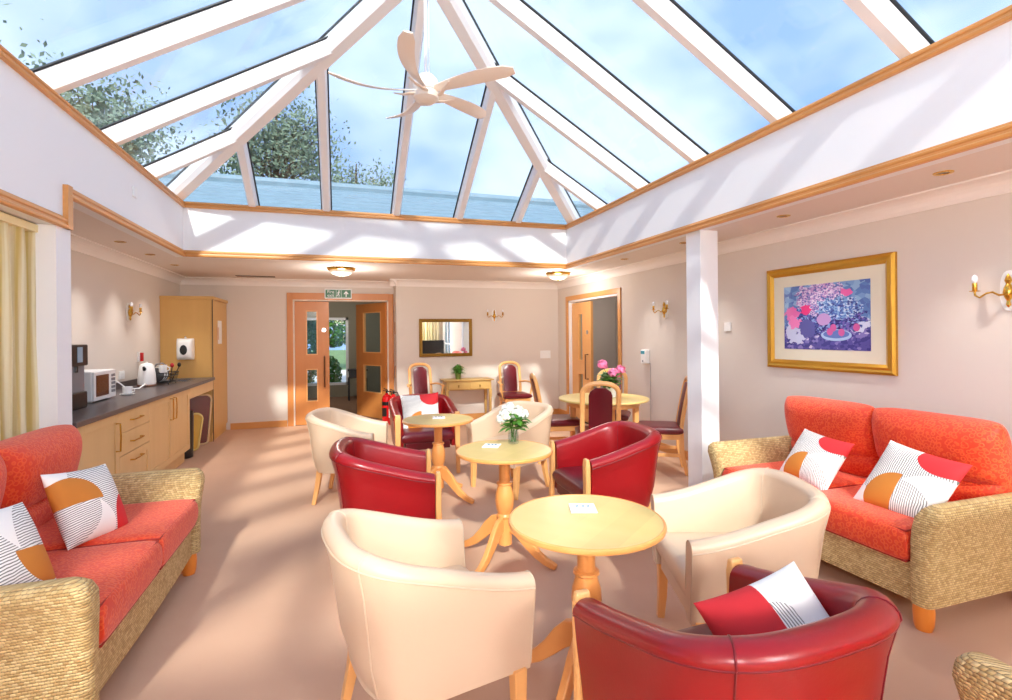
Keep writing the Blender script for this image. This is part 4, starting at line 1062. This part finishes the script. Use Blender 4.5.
# plant on console table, pink geranium on dining table
# ------------------------------------------------------------------ dining chairs
def dining_chair(name, label, loc, phi, arms=False, group='burgundy dining chairs'):
    t = empty(name, label, 'chair', (loc[0], loc[1], 0), math.radians(phi) - PI / 2, group)
    a, top = .172, .985
    stile = lambda u: (-.20 - .10 * u ** 1.3)       # y at height fraction above the seat
    pts = []
    zz = [.44 + (top - .10 - .44) * i / 8 for i in range(9)]
    for z in zz: pts.append((-a, stile((z - .44) / .55), z))
    for i in range(1, 12):
        b = PI - PI * i / 12; z = top - .10 + .10 * math.sin(b); pts.append((a * math.copysign(abs(math.cos(b)) ** .8, math.cos(b)), stile((z - .44) / .55), z))
    for z in reversed(zz): pts.append((a, stile((z - .44) / .55), z))
    m = MB(); m.tube(pts, .021, n=8, flat=(1, 1.15)); m.build('back_frame', BEECH, t)
    # upholstered splat with arched head
    rows = []
    for i in range(13):
        z = .50 + .44 * i / 12; w = .112 if z < .86 else .112 * math.sqrt(max(.05, 1 - ((z - .86) / .088) ** 2)); y = stile((z - .44) / .55)
        rows.append([(x * w, y + s_ * (.022 if abs(x) < .9 else .010), z) for x, s_ in ((-1, -1), (-.6, -1), (0, -1), (.6, -1), (1, -1), (1, 1), (.6, 1), (0, 1), (-.6, 1), (-1, 1))])
    m = MB(); m.rings(rows); m.build('backrest', REDF, t)
    m = MB(); m.box(-a + .01, a - .01, -.225, -.195, .445, .50); m.build('back_rail', BEECH, t, .004)
    m = MB(); m.puff(.47, .46, .085, 7, .33, 18, M=Matrix.Translation((0, .01, .455))); m.build('seat', REDF, t, weld=.0001)
    m = MB(); m.box(-.205, .205, -.19, .205, .365, .425); m.build('seat_frame', BEECH, t, .005)
    for sx_ in (-1, 1):
        m = MB(); m.ribbon([(sx_ * .19, .20, .425), (sx_ * .19, .205, .2), (sx_ * .19, .215, 0)], [.042, .038, .03], [.042, .038, .03]); m.build('leg', BEECH, t, .004)
        m = MB(); m.ribbon([(sx_ * a, -.20, .46), (sx_ * a, -.21, .22), (sx_ * a, -.255, 0)], [.036, .036, .032], [.045, .042, .032]); m.build('leg', BEECH, t, .004)
        m = MB(); m.box(sx_ * .19 - .01, sx_ * .19 + .01, -.20, .19, .19, .225); m.build('stretcher', BEECH, t, .003)
        if arms:
            m = MB(); m.tube([(sx_ * a, -.215, .66), (sx_ * .235, -.10, .675), (sx_ * .265, .06, .67), (sx_ * .262, .17, .655)], .019, n=8, flat=(1.4, .8)); ar = m.build('armrest', BEECH, t)
            m = MB(); m.tube([(sx_ * .262, .15, .65), (sx_ * .25, .12, .52), (sx_ * .215, .14, .40)], .016, n=8); m.build('arm_post', BEECH, ar)
    return t
GD = 'burgundy and beech dining chairs round the dining table'
dining_chair('dining_chair', 'beech dining chair with its burgundy back to the camera at the larger round table', (2.47, 4.66), 66, group=GD)
dining_chair('dining_chair', 'beech dining chair seen side-on at the left of the larger round table', (2.40, 5.52), -12, group=GD)
dining_chair('dining_chair', 'beech dining chair partly hidden behind the white pillar', (3.22, 4.72), 150, group=GD)
dining_chair('dining_chair', 'beech dining chair on the far side of the pink flowers', (3.16, 5.66), 235, group=GD)
GA = 'high-backed armchairs against the back wall'
dining_chair('dining_armchair', 'high-backed burgundy armchair left of the console table', (1.26, 8.20), -84, True, GA)
dining_chair('dining_armchair', 'high-backed burgundy armchair right of the console table', (2.72, 8.05), -92, True, GA)

# larger round dining table
dt = empty('dining_table', 'larger round dining table with pink flowers near the side door', 'table', (2.80, 5.17, 0))
m = MB(); m.lathe([(.02, .715), (.49, .715), (.5, .722), (.5, .735), (.495, .74), (.02, .74)], n=72); m.build('tabletop', TOP, dt, sharp=30)
m = MB(); m.lathe([(.4, .714), (.4, .66), (.385, .66), (.385, .70), (.02, .70), (.02, .714)], n=48, cap=False); m.build('apron', BEECH, dt)
for k in range(4):
    a = PI / 4 + k * PI / 2 + .0; m = MB(); x, y = .36 * math.cos(a), .36 * math.sin(a); m.ribbon([(x, y, .70), (x, y, .35), (x, y, 0)], [.055, .05, .035], [.055, .05, .035]); m.build('leg', BEECH, dt, .005)
pot = empty('potted_flowers', 'pink flowers in a white pot on the larger round table', 'potted plant', (2.90, 5.17, .7405))
m = MB(); m.lathe([(.045, 0), (.052, .005), (.062, .13), (.058, .13), (.05, .02), (.003, .015)], n=28); m.build('pot', WHITE, pot)
m = MB(); m.lathe([(.003, .115), (.056, .115)], n=20, cap=False); m.build('soil', mat('soil', (60, 42, 30), .9), pot)
bouquet(pot, [(-.10, .02, .36, .065), (-.02, -.08, .27, .06), (.12, .0, .30, .065), (.10, .06, .24, .05)], PETP, (-.02, -.01, .20, .13), 110, 8, .055, 80, .018)
m = MB()
for x, y, z in ((-.10, .02, .36), (-.02, -.08, .27), (.12, .0, .30), (.10, .06, .24)): m.tube([(0, 0, .11), (x * .4, y * .4, z * .7), (x, y, z)], .004, n=5)
m.build('stems', LEAF, pot)

# console table
cs = empty('console_table', 'pine console table with two drawers under the mirror', 'table', (2.01, 8.43, 0))
m = MB(); m.box(-.42, .42, -.20, .20, .70, .72); m.build('tabletop', PINE, cs, .006)
m = MB(); m.box(-.38, .38, -.165, .165, .55, .70); m.build('apron', PINE, cs, .003)
for sx_ in (-1, 1):
    m = MB(); m.box(sx_ * .18 - .165, sx_ * .18 + .165, -.178, -.165, .565, .685); d = m.build('drawer', PINE, cs, .004)
    m = MB(); m.ball((sx_ * .18, -.188, .625), .014, 10); m.ball((sx_ * .18, -.186, .600), .010, 8, (1.2, .6, 1)); m.build('drawer_pull', OGOLD, d)
    for sy_ in (-1, 1):
        m = MB(); x, y = sx_ * .365, sy_ * .15; m.box(x - .022, x + .022, y - .022, y + .022, .42, .55); m.lathe([(.012, 0), (.018, .02), (.016, .08), (.022, .25), (.024, .38), (.02, .42)], (x, y, 0), 14); m.build('leg', PINE, cs)
pl = empty('potted_plant', 'small green plant in a dark green pot on the console table', 'potted plant', (1.86, 8.42, .7205))
m = MB(); m.lathe([(.04, 0), (.055, .11), (.05, .11), (.038, .012), (.003, .01)], n=20); m.build('pot', mat('green_pot', (96, 108, 48), .3), pl)
m = MB(); rnd = random.Random(4)
for i in range(170):
    a = rnd.uniform(0, 2 * PI); r = rnd.uniform(.04, .19); h_ = rnd.uniform(.16, .27) - r * .4; p0 = Vector((.02 * math.cos(a), .02 * math.sin(a), .08)); p1 = Vector((r * .5 * math.cos(a), r * .5 * math.sin(a), h_)); p2 = Vector((r * math.cos(a), r * math.sin(a), h_ - .03 + rnd.uniform(-.02, .03)))
    s_ = Vector((-math.sin(a), math.cos(a), 0)) * .011; m.add([p0 - s_ * .4, p0 + s_ * .4, p1 + s_, p1 - s_, p2], [(0, 1, 2, 3), (3, 2, 4)], False)
m.build('foliage', LEAF, pl)

# ------------------------------------------------------------------ wicker sofas
def wicker_arm(side, w2, yf, yb, m):
    """arm at x = side*(w2..w2-.1), flaring outwards at the top, rounded front top corner"""
    zs = [.13, .25, .35, .43, .50, .56, .60, .620, .6305]; rings = []
    for i, z in enumerate(zs):
        fl = .075 * max(0, (z - .28) / .32) ** 1.8; inn = .045 * max(0, (z - .38) / .22) ** 2
        rb = max(0, z - .52) / .105; back = .06 * (1 - math.sqrt(max(0, 1 - min(1, rb) ** 2)))
        xo = w2 + fl; xi = w2 - .095 + inn
        if i >= 6: sh = (0, 0, 0, 0, 0, 0, .012, .03, .045)[i]; xo -= sh; xi += sh * .8
        y1 = yf - back + .03 * max(0, (z - .35) / .27) ** 2; r = min(.03, (xo - xi) * .4)
        ring = [(xi, yb), (xo, yb), (xo, y1 - r), (xo - r * .3, y1 - r * .3), (xo - r, y1), (xi + r, y1), (xi + r * .3, y1 - r * .3), (xi, y1 - r)]
        rings.append([(side * x, y, z) for x, y in ring])
    m.rings(rings)
def sofa(name, label, cx, cy, phi, W=1.34, group='wicker sofas'):
    """local: front +Y at y=0 .. back -Y"""
    t = empty(name, label, 'sofa', (cx, cy, 0), math.radians(phi) - PI / 2, group)
    D = 1.0; w2 = W / 2 + .09
    m = MB(); m.box(-w2 + .095, w2 - .095, -.86, -.035, .13, .30)
    # gently bowed front apron
    rr = []
    for i in range(13):
        u = i / 12; x = (-w2 + .095) + (2 * w2 - .19) * u; y = -.035 + .012 * math.sin(PI * u); rr.append([(x, y, .125), (x, y, .315), (x, y - .03, .315), (x, y - .03, .125)])
    m.rings(rr, smooth=False); m.build('seat_base', WICK, t)
    for sd_ in (-1, 1):
        m = MB(); wicker_arm(sd_, w2, 0, -.86, m); m.build('arm', WICK, t, sharp=60)
    m = MB(); m.box(-w2 + .06, w2 - .06, -.885, -.86, .13, .78); m.build('back_frame', WICK, t, .02)
    for x in (-w2 + .06, w2 - .06):
        for y in (-.06, -.82):
            m = MB(); m.lathe([(.034, 0), (.042, .03), (.046, .09), (.042, .13)], (x, y, 0), 16); m.build('leg', BEECHO if False else mat('orange_leg', (232, 138, 52), .35), t)
    n = 2; cw = (2 * w2 - .19) / n
    for i in range(n):
        x = -w2 + .095 + cw * (i + .5)
        m = MB(); m.puff(cw - .004, .74, .19, 14, .24, 26, M=Matrix.Translation((x, -.365, .395))); sc1 = m.build('seat_cushion', SOFA, t, weld=.0001)
        m = MB(); e3 = .5 * cw - .015; m.tube([(x - e3, -.72, .468), (x - e3, -.012, .468), (x + e3, -.012, .468), (x + e3, -.72, .468)], .005, n=6)
        m.tube([(x - e3, -.72, .318), (x - e3, -.010, .318), (x + e3, -.010, .318), (x + e3, -.72, .318)], .005, n=6); m.build('piping', PIPE_S, sc1)
        M = Matrix.Translation((x + (-.02, .02)[i], -.715, .706)) @ Matrix.Rotation(math.radians(76), 4, 'X')
        m = MB(); m.puff(cw + .05, .54, .28, 4, .44, 28, crease=-.22, M=M, rc=.035); bc = m.build('back_cushion', SOFA, t, weld=.0001)
        m = MB(); hw = cw / 2 + .016; rim = []
        for k in range(40):
            b = 2 * PI * k / 40; c_, s_ = math.cos(b), math.sin(b); rim.append(M @ Vector((math.copysign(abs(c_) ** .26, c_) * hw, math.copysign(abs(s_) ** .26, s_) * .262, 0)))
        m.tube(rim, .006, n=6, loop=True); m.build('piping', PIPE_S, bc)
    return t
sofa('wicker_sofa', 'wicker sofa with coral cushions against the right wall under the painting', 2.640, 2.455, 180, W=1.30)
sofa('wicker_sofa', 'wicker sofa with coral cushions at the left by the curtain', -.845, 2.93, 0)
# wicker armchair corner at lower right
wa = empty('wicker_armchair', 'wicker armchair of which one arm end shows at the lower right corner', 'chair', (1.985, .925, 0), 0)
for sd_ in (-1, 1):
    m = MB(); wicker_arm(sd_, .42, 0, -.75, m); m.build('arm', WICK, wa, sharp=60)
m = MB(); m.box(-.325, .325, -.78, -.03, .13, .30); m.build('seat_base', WICK, wa)
m = MB(); m.box(-.36, .36, -.84, -.78, .13, .85); m.build('back_frame', WICK, wa, .02)
m = MB(); m.puff(.64, .70, .18, 14, .24, 20, M=Matrix.Translation((0, -.37, .395))); m.build('seat_cushion', SOFA, wa, weld=.0001)
for x in (-.36, .36):
    for y in (-.06, -.72):
        m = MB(); m.lathe([(.034, 0), (.042, .03), (.046, .09), (.042, .13)], (x, y, 0), 16); m.build('leg', MATS['orange_leg'], wa)

# scatter cushions
def scatter(label, c, up, nrm, spin=0, mt=None, size=.43, flip=False, thick=.15):
    """c centre, up: direction of the print's top, nrm: facing direction"""
    n = Vector(nrm).normalized(); u = Vector(up); u = (u - n * u.dot(n)).normalized(); r = u.cross(n)
    R = Matrix((r, u, n)).transposed().to_4x4() @ Matrix.Rotation(spin, 4, 'Z')
    m = MB(); m.puff(size, size, thick, 2.6, .55, 26, pinch=.07)
    x0, x1 = (-size / 2, size / 2) if not flip else (size / 2, -size / 2)
    o = m.build('scatter_cushion', mt or PR0, uvxy=(x0, x1, -size / 2, size / 2, 0, 1), weld=.0001)
    o.matrix_world = Matrix.Translation(c) @ R
    tag(o, label, 'cushion', 'patterned scatter cushions')
    return o
GS = 'patterned scatter cushions'
scatter('patterned cushion at the left end of the right sofa', (2.95, 2.60, .62), (.6, .06, 1), (-1, -.05, .70), math.radians(-8), size=.37)
scatter('patterned cushion at the right end of the right sofa, beside the wicker arm', (2.95, 2.01, .625), (.6, .08, 1), (-1, -.08, .75), math.radians(-10), size=.42)
scatter('patterned cushion with a rust shape on the left sofa, nearest its far arm', (-1.20, 3.07, .64), (-.4, .10, 1), (1, -.30, .50), math.radians(-98), size=.375)
scatter('patterned cushion on the left sofa cut off by the left edge of the photo', (-1.20, 2.36, .65), (-.4, .05, 1), (1, -.15, .50), math.radians(80), size=.40)
scatter('patterned cushion resting against the back of the burgundy chair at the farthest small table', (.83, 5.66, .61), (0, .28, 1), (-.05, -1, .25), math.radians(2), size=.42, thick=.12)
_r = Vector((.95, -.10, .25)).normalized(); _u = Vector((.10, .62, .72)); _u = (_u - _r * _u.dot(_r)).normalized()
scatter('red and white cushion in the nearest burgundy tub chair', (1.155, 1.12, .595), _u, _r.cross(_u), 0, mt=PR1, size=.35)

# ------------------------------------------------------------------ wall things
def framed(name, label, cat, loc, rz, w, h, fw, mtf, inner, mount=None, group=None):
    """local: x along wall, -y towards the room"""
    t = empty(name, label, cat, loc, rz, group)
    prof = [(0, 0), (0, .022), (fw * .25, .034), (fw * .45, .026), (fw * .7, .030), (fw, .012), (fw, 0)]
    m = MB(); rings = []
    for sx_, sz in ((-1, -1), (1, -1), (1, 1), (-1, 1)):
        rings.append([(sx_ * (w / 2 - o), -d, sz * (h / 2 - o)) for o, d in prof])
    m.rings(rings, loop=True, smooth=False); m.build('frame', mtf, t)
    iw, ih = w - 2 * fw + .004, h - 2 * fw + .004
    if mount:
        m = MB(); m.box(-iw / 2, iw / 2, -.010, -.002, -ih / 2, ih / 2); m.build('mount', mat('ivory_mount', (226, 220, 198), .8), t)
        a, b = iw / 2 - mount, ih / 2 - mount * .85
        m = MB(); m.box(-a, a, -.013, -.0105, -b, b); m.build('picture', inner, t, uvxy=(-a, a, -b, b, 0, 2))
    else:
        m = MB(); m.box(-iw / 2, iw / 2, -.010, -.002, -ih / 2, ih / 2); m.build('mirror_glass', inner, t)
    return t
framed('painting', 'gold-framed painting of flowers and fruit in blue and pink above the right sofa', 'painting', (WX, 3.22, 1.58), -PI / 2, 1.16, .885, .075, GOLD, painting('still_life_print'), .115)
framed('wall_mirror', 'wide mirror in an ornate gold frame above the console table', 'mirror', (1.705, BW, 1.412), 0, .91, .64, .055, OGOLD, MIRROR)
def sconce(label, loc, rz, arms=(-1, 1), bulb=True, big=1.0):
    t = empty('wall_light', label, 'wall light', loc, rz, 'brass wall lights'); s_ = big
    m = MB(); p = []
    for k in range(24):
        a = 2 * PI * k / 24; p.append((.045 * s_ * math.copysign(abs(math.cos(a)) ** .7, math.cos(a)), 0, .105 * s_ * math.copysign(abs(math.sin(a)) ** .8, math.sin(a))))
    m.prism(p, (0, -.012, 0)); m.build('backplate', WHITE, t, .003)
    m = MB(); m.lathe([(.002, -.10), (.012, -.085), (.008, -.06), (.018, -.04), (.026, -.01), (.020, .02), (.010, .04), (.018, .06), (.010, .085), (.002, .10)], (0, -.028, 0), 16); m.tube([(0, -.012, 0), (0, -.05, -.01)], .012); m.build('stem', BRASS, t)
    for a in arms:
        m = MB(); m.tube([(0, -.03, -.02), (a * .035, -.05, -.025), (a * .06, -.06, -.005), (a * .085, -.07, -.01), (a * .115, -.08, -.035), (a * .135, -.085, -.02), (a * .137, -.085, .0)], .006, n=8); ar = m.build('arm', BRASS, t)
        m = MB(); m.lathe([(.006, 0), (.026, .004), (.027, .008), (.012, .010), (.013, .012), (.013, .055), (.008, .056)], (a * .137, -.085, 0), 16); m.build('candle_cup', BRASS, ar)
        if bulb:
            m = MB(); m.lathe([(.008, .056), (.014, .065), (.017, .080), (.013, .097), (.003, .105)], (a * .137, -.085, 0), 14); m.build('bulb', BULB, ar)
    return t
sconce('brass twin wall light on the back wall beside the mirror', (2.56, BW, 1.79), 0)
sconce('brass twin wall light on the right wall between the side door and the pillar', (WX, 5.38, 1.74), -PI / 2)
sconce('brass twin wall light at the right edge of the photo', (WX, 1.985, 1.69), -PI / 2, big=1.15)
sconce('brass twin wall light on the kitchen wall above the worktop', (AX, 7.0, 1.76), PI / 2)
# hand sanitiser dispenser with cable trunking
hd = empty('hand_dispenser', 'small white dispenser with a blue top on the right wall by the side door', 'dispenser', (WX, 5.79, 1.155))
m = MB(); m.box(-.07, 0, -.055, .055, -.09, .09); m.build('housing', WHITE, hd, .012)
m = MB(); m.box(-.074, -.069, -.04, .04, .035, .075); m.build('label_panel', mat('teal_panel', (70, 160, 180), .4), hd)
m = MB(); m.ball((-.066, 0, -.055), .015, 8); m.build('nozzle', GREY, hd)
m = MB(); m.tube([(WX - .006, 5.72, .10), (WX - .006, 5.72, 1.075)], .004, n=6); tag(m.build('wall_cable', mat('cable_grey', (176, 168, 164), .6)), 'thin cable running down the right wall below the dispenser', 'cable')
for nm, lb, bx in (('light_switch', 'white double light switch on the back wall near the side door', (3.42, 3.62, BW - .01, BW, 1.02, 1.16)),
                   ('wall_switch', 'small white switch on the right wall beside the pillar', (WX - .014, WX, 4.28, 4.37, 1.47, 1.56)),
                   ('wall_sensor', 'small white sensor on the white band at the upper left', (XL, XL + .014, 5.16, 5.24, 2.67, 2.76))):
    m = MB(); m.box(*bx); tag(m.build(nm, WHITE, None, .002), lb, 'switch' if 'switch' in nm else 'sensor')

# ceiling lights
def dome(label, x, y):
    t = empty('ceiling_light', label, 'ceiling light', (x, y, ZC), 0, 'brass-rimmed ceiling lights')
    m = MB(); m.lathe([(.05, 0), (.17, -.002), (.185, -.012), (.18, -.028), (.165, -.036), (.15, -.03), (.05, -.02)], n=36, cap=False); m.build('rim', BRASS, t)
    m = MB(); m.lathe([(.155, -.032), (.145, -.058), (.115, -.085), (.06, -.103), (.002, -.108)], n=32, cap=False); m.build('glass_bowl', mat('opal_glass', (240, 228, 214), .25), t)
    m = MB(); m.ball((0, 0, -.113), .011, 8); m.build('finial', BRASS, t)
dome('brass-rimmed dome light on the ceiling by the double doors', .02, 7.33)
dome('brass-rimmed dome light on the ceiling near the side door', 3.13, 7.15)
dome('brass-rimmed dome light added behind the camera for front fill, left', -.55, -2.1)  # this and the next fitting are added to carry the front fill
dome('brass-rimmed dome light added behind the camera for front fill, right', 1.75, -2.1)
SPOT = [(-1.995, 5.81, 'recessed ceiling spotlight nearest the white post on the kitchen side'), (-1.995, 6.62, 'middle recessed ceiling spotlight on the kitchen side'), (-1.995, 7.5, 'recessed ceiling spotlight above the far end of the worktop'),
        (3.36, 2.08, 'recessed ceiling spotlight nearest the camera on the right'), (3.36, 3.22, 'recessed ceiling spotlight above the painting'), (3.36, 4.46, 'recessed ceiling spotlight beside the top of the pillar'), (3.36, 5.63, 'recessed ceiling spotlight beyond the pillar towards the side door')]
for x, y, lb in SPOT:
    t = empty('downlight', lb, 'ceiling light', (x, y, ZC), 0, 'recessed ceiling spotlights')
    m = MB(); m.lathe([(.030, -.001), (.032, -.006), (.048, -.005), (.050, -.0005)], n=28, cap=False); m.build('bezel', BRASS, t)
    m = MB(); m.lathe([(.003, -.002), (.031, -.002)], n=20, cap=False); m.build('lamp', mat('lamp_dark', (92, 70, 56), .3), t)
gv = empty('ceiling_vent', 'slatted vent in the ceiling near the tall cupboard', 'vent', (-1.22, 8.62, ZC))
m = MB(); m.box(-.27, .27, -.06, .06, -.006, -.001); m.build('backing', mat('vent_dark', (88, 70, 56), .6), gv)
m = MB()
for i in range(5): m.box(-.26, .26, -.05 + i * .024, -.042 + i * .024, -.012, -.006)
m.build('slats', mat('vent_slat', (150, 128, 108), .5), gv)

# fire extinguishers
def extinguisher(label, x, y, band):
    t = empty('fire_extinguisher', label, 'fire extinguisher', (x, y, 0), -.6, 'fire extinguishers by the double doors')
    m = MB(); m.lathe([(.07, 0), (.078, .012), (.078, .40), (.068, .445), (.035, .475), (.022, .485), (.022, .50)], n=24); m.build('cylinder', EXR, t)
    m = MB(); m.lathe([(.0785, .30), (.0795, .30), (.0795, .36), (.0785, .36)], n=24, cap=False); m.box(-.04, .04, -.0815, -.079, .12, .26); m.build('label_band', band, t)
    m = MB(); m.tube([(0, 0, .49), (0, 0, .53)], .016); m.tube([(0, .03, .53), (0, -.10, .55)], .009); m.tube([(0, .03, .545), (0, -.09, .585)], .008); m.build('valve', BLACK, t)
    m = MB(); m.tube([(0, .02, .52), (.06, .02, .53), (.095, .01, .46), (.098, 0, .30), (.09, 0, .16)], [.009, .009, .009, .01, .016]); m.build('hose', BLACK, t)
extinguisher('red fire extinguisher with a black band, nearest the open door', .725, 8.80, BLACK)
extinguisher('red fire extinguisher with a white label, against the wall corner', .815, 8.60, WHITE)

# side-corridor fill: an added fitting and lamp that brighten the corridor
t = empty('ceiling_light', 'plain ceiling light added to brighten the corridor beyond the side door', 'ceiling light', (4.7, 8.6, 2.4))
m = MB(); m.lathe([(.14, -.001), (.14, -.04), (.12, -.06), (.01, -.065)], n=24); m.build('diffuser', WHITE, t)
pl_ = bpy.data.lights.new('corridor_fill_lamp', 'POINT'); pl_.energy = 12; pl_.color = (1, .93, .85); pl_.shadow_soft_size = .1
po = bpy.data.objects.new('corridor_fill_lamp', pl_); COL.objects.link(po); po.location = (4.7, 8.0, 2.2)

# ------------------------------------------------------------------ the room's own lamps, then added fill lamps
def lamp(name, loc, e, r=.06, col=(1, .95, .88)):
    d = bpy.data.lights.new(name, 'POINT'); d.energy = e; d.color = col; d.shadow_soft_size = r
    o = bpy.data.objects.new(name, d); COL.objects.link(o); o.location = loc
for x, y in ((.02, 7.33), (3.13, 7.15)): lamp('dome_and_fill_lamp', (x, y, ZC - .30), 8, .08)
for x, y, _ in SPOT:
    d = bpy.data.lights.new('spot_lamp', 'SPOT'); d.energy = 17; d.color = (1, .97, .92); d.shadow_soft_size = .05; d.spot_size = math.radians(84); d.spot_blend = 1
    o = bpy.data.objects.new('spot_lamp', d); COL.objects.link(o); o.location = (x, y, ZC - .02)

t = empty('ceiling_light', 'dark-rimmed ceiling light in the lobby beyond the double doors', 'ceiling light', (-.20, 11.6, 2.5))
m = MB(); m.lathe([(.05, 0), (.17, -.004), (.18, -.03), (.15, -.04)], n=28, cap=False); m.build('rim', BLACK, t)
m = MB(); m.lathe([(.15, -.035), (.11, -.075), (.003, -.095)], n=24, cap=False); m.build('glass_bowl', MATS['opal_glass'], t)
lamp('lobby_lamp', (-.20, 11.3, 2.2), 12, .08)

for x in (-.55, 1.75): lamp('dome_and_fill_lamp', (x, -2.1, ZC - .32), 64, .2, (.97, .98, 1))  # added strong lamps behind the camera, frontal fill for the room
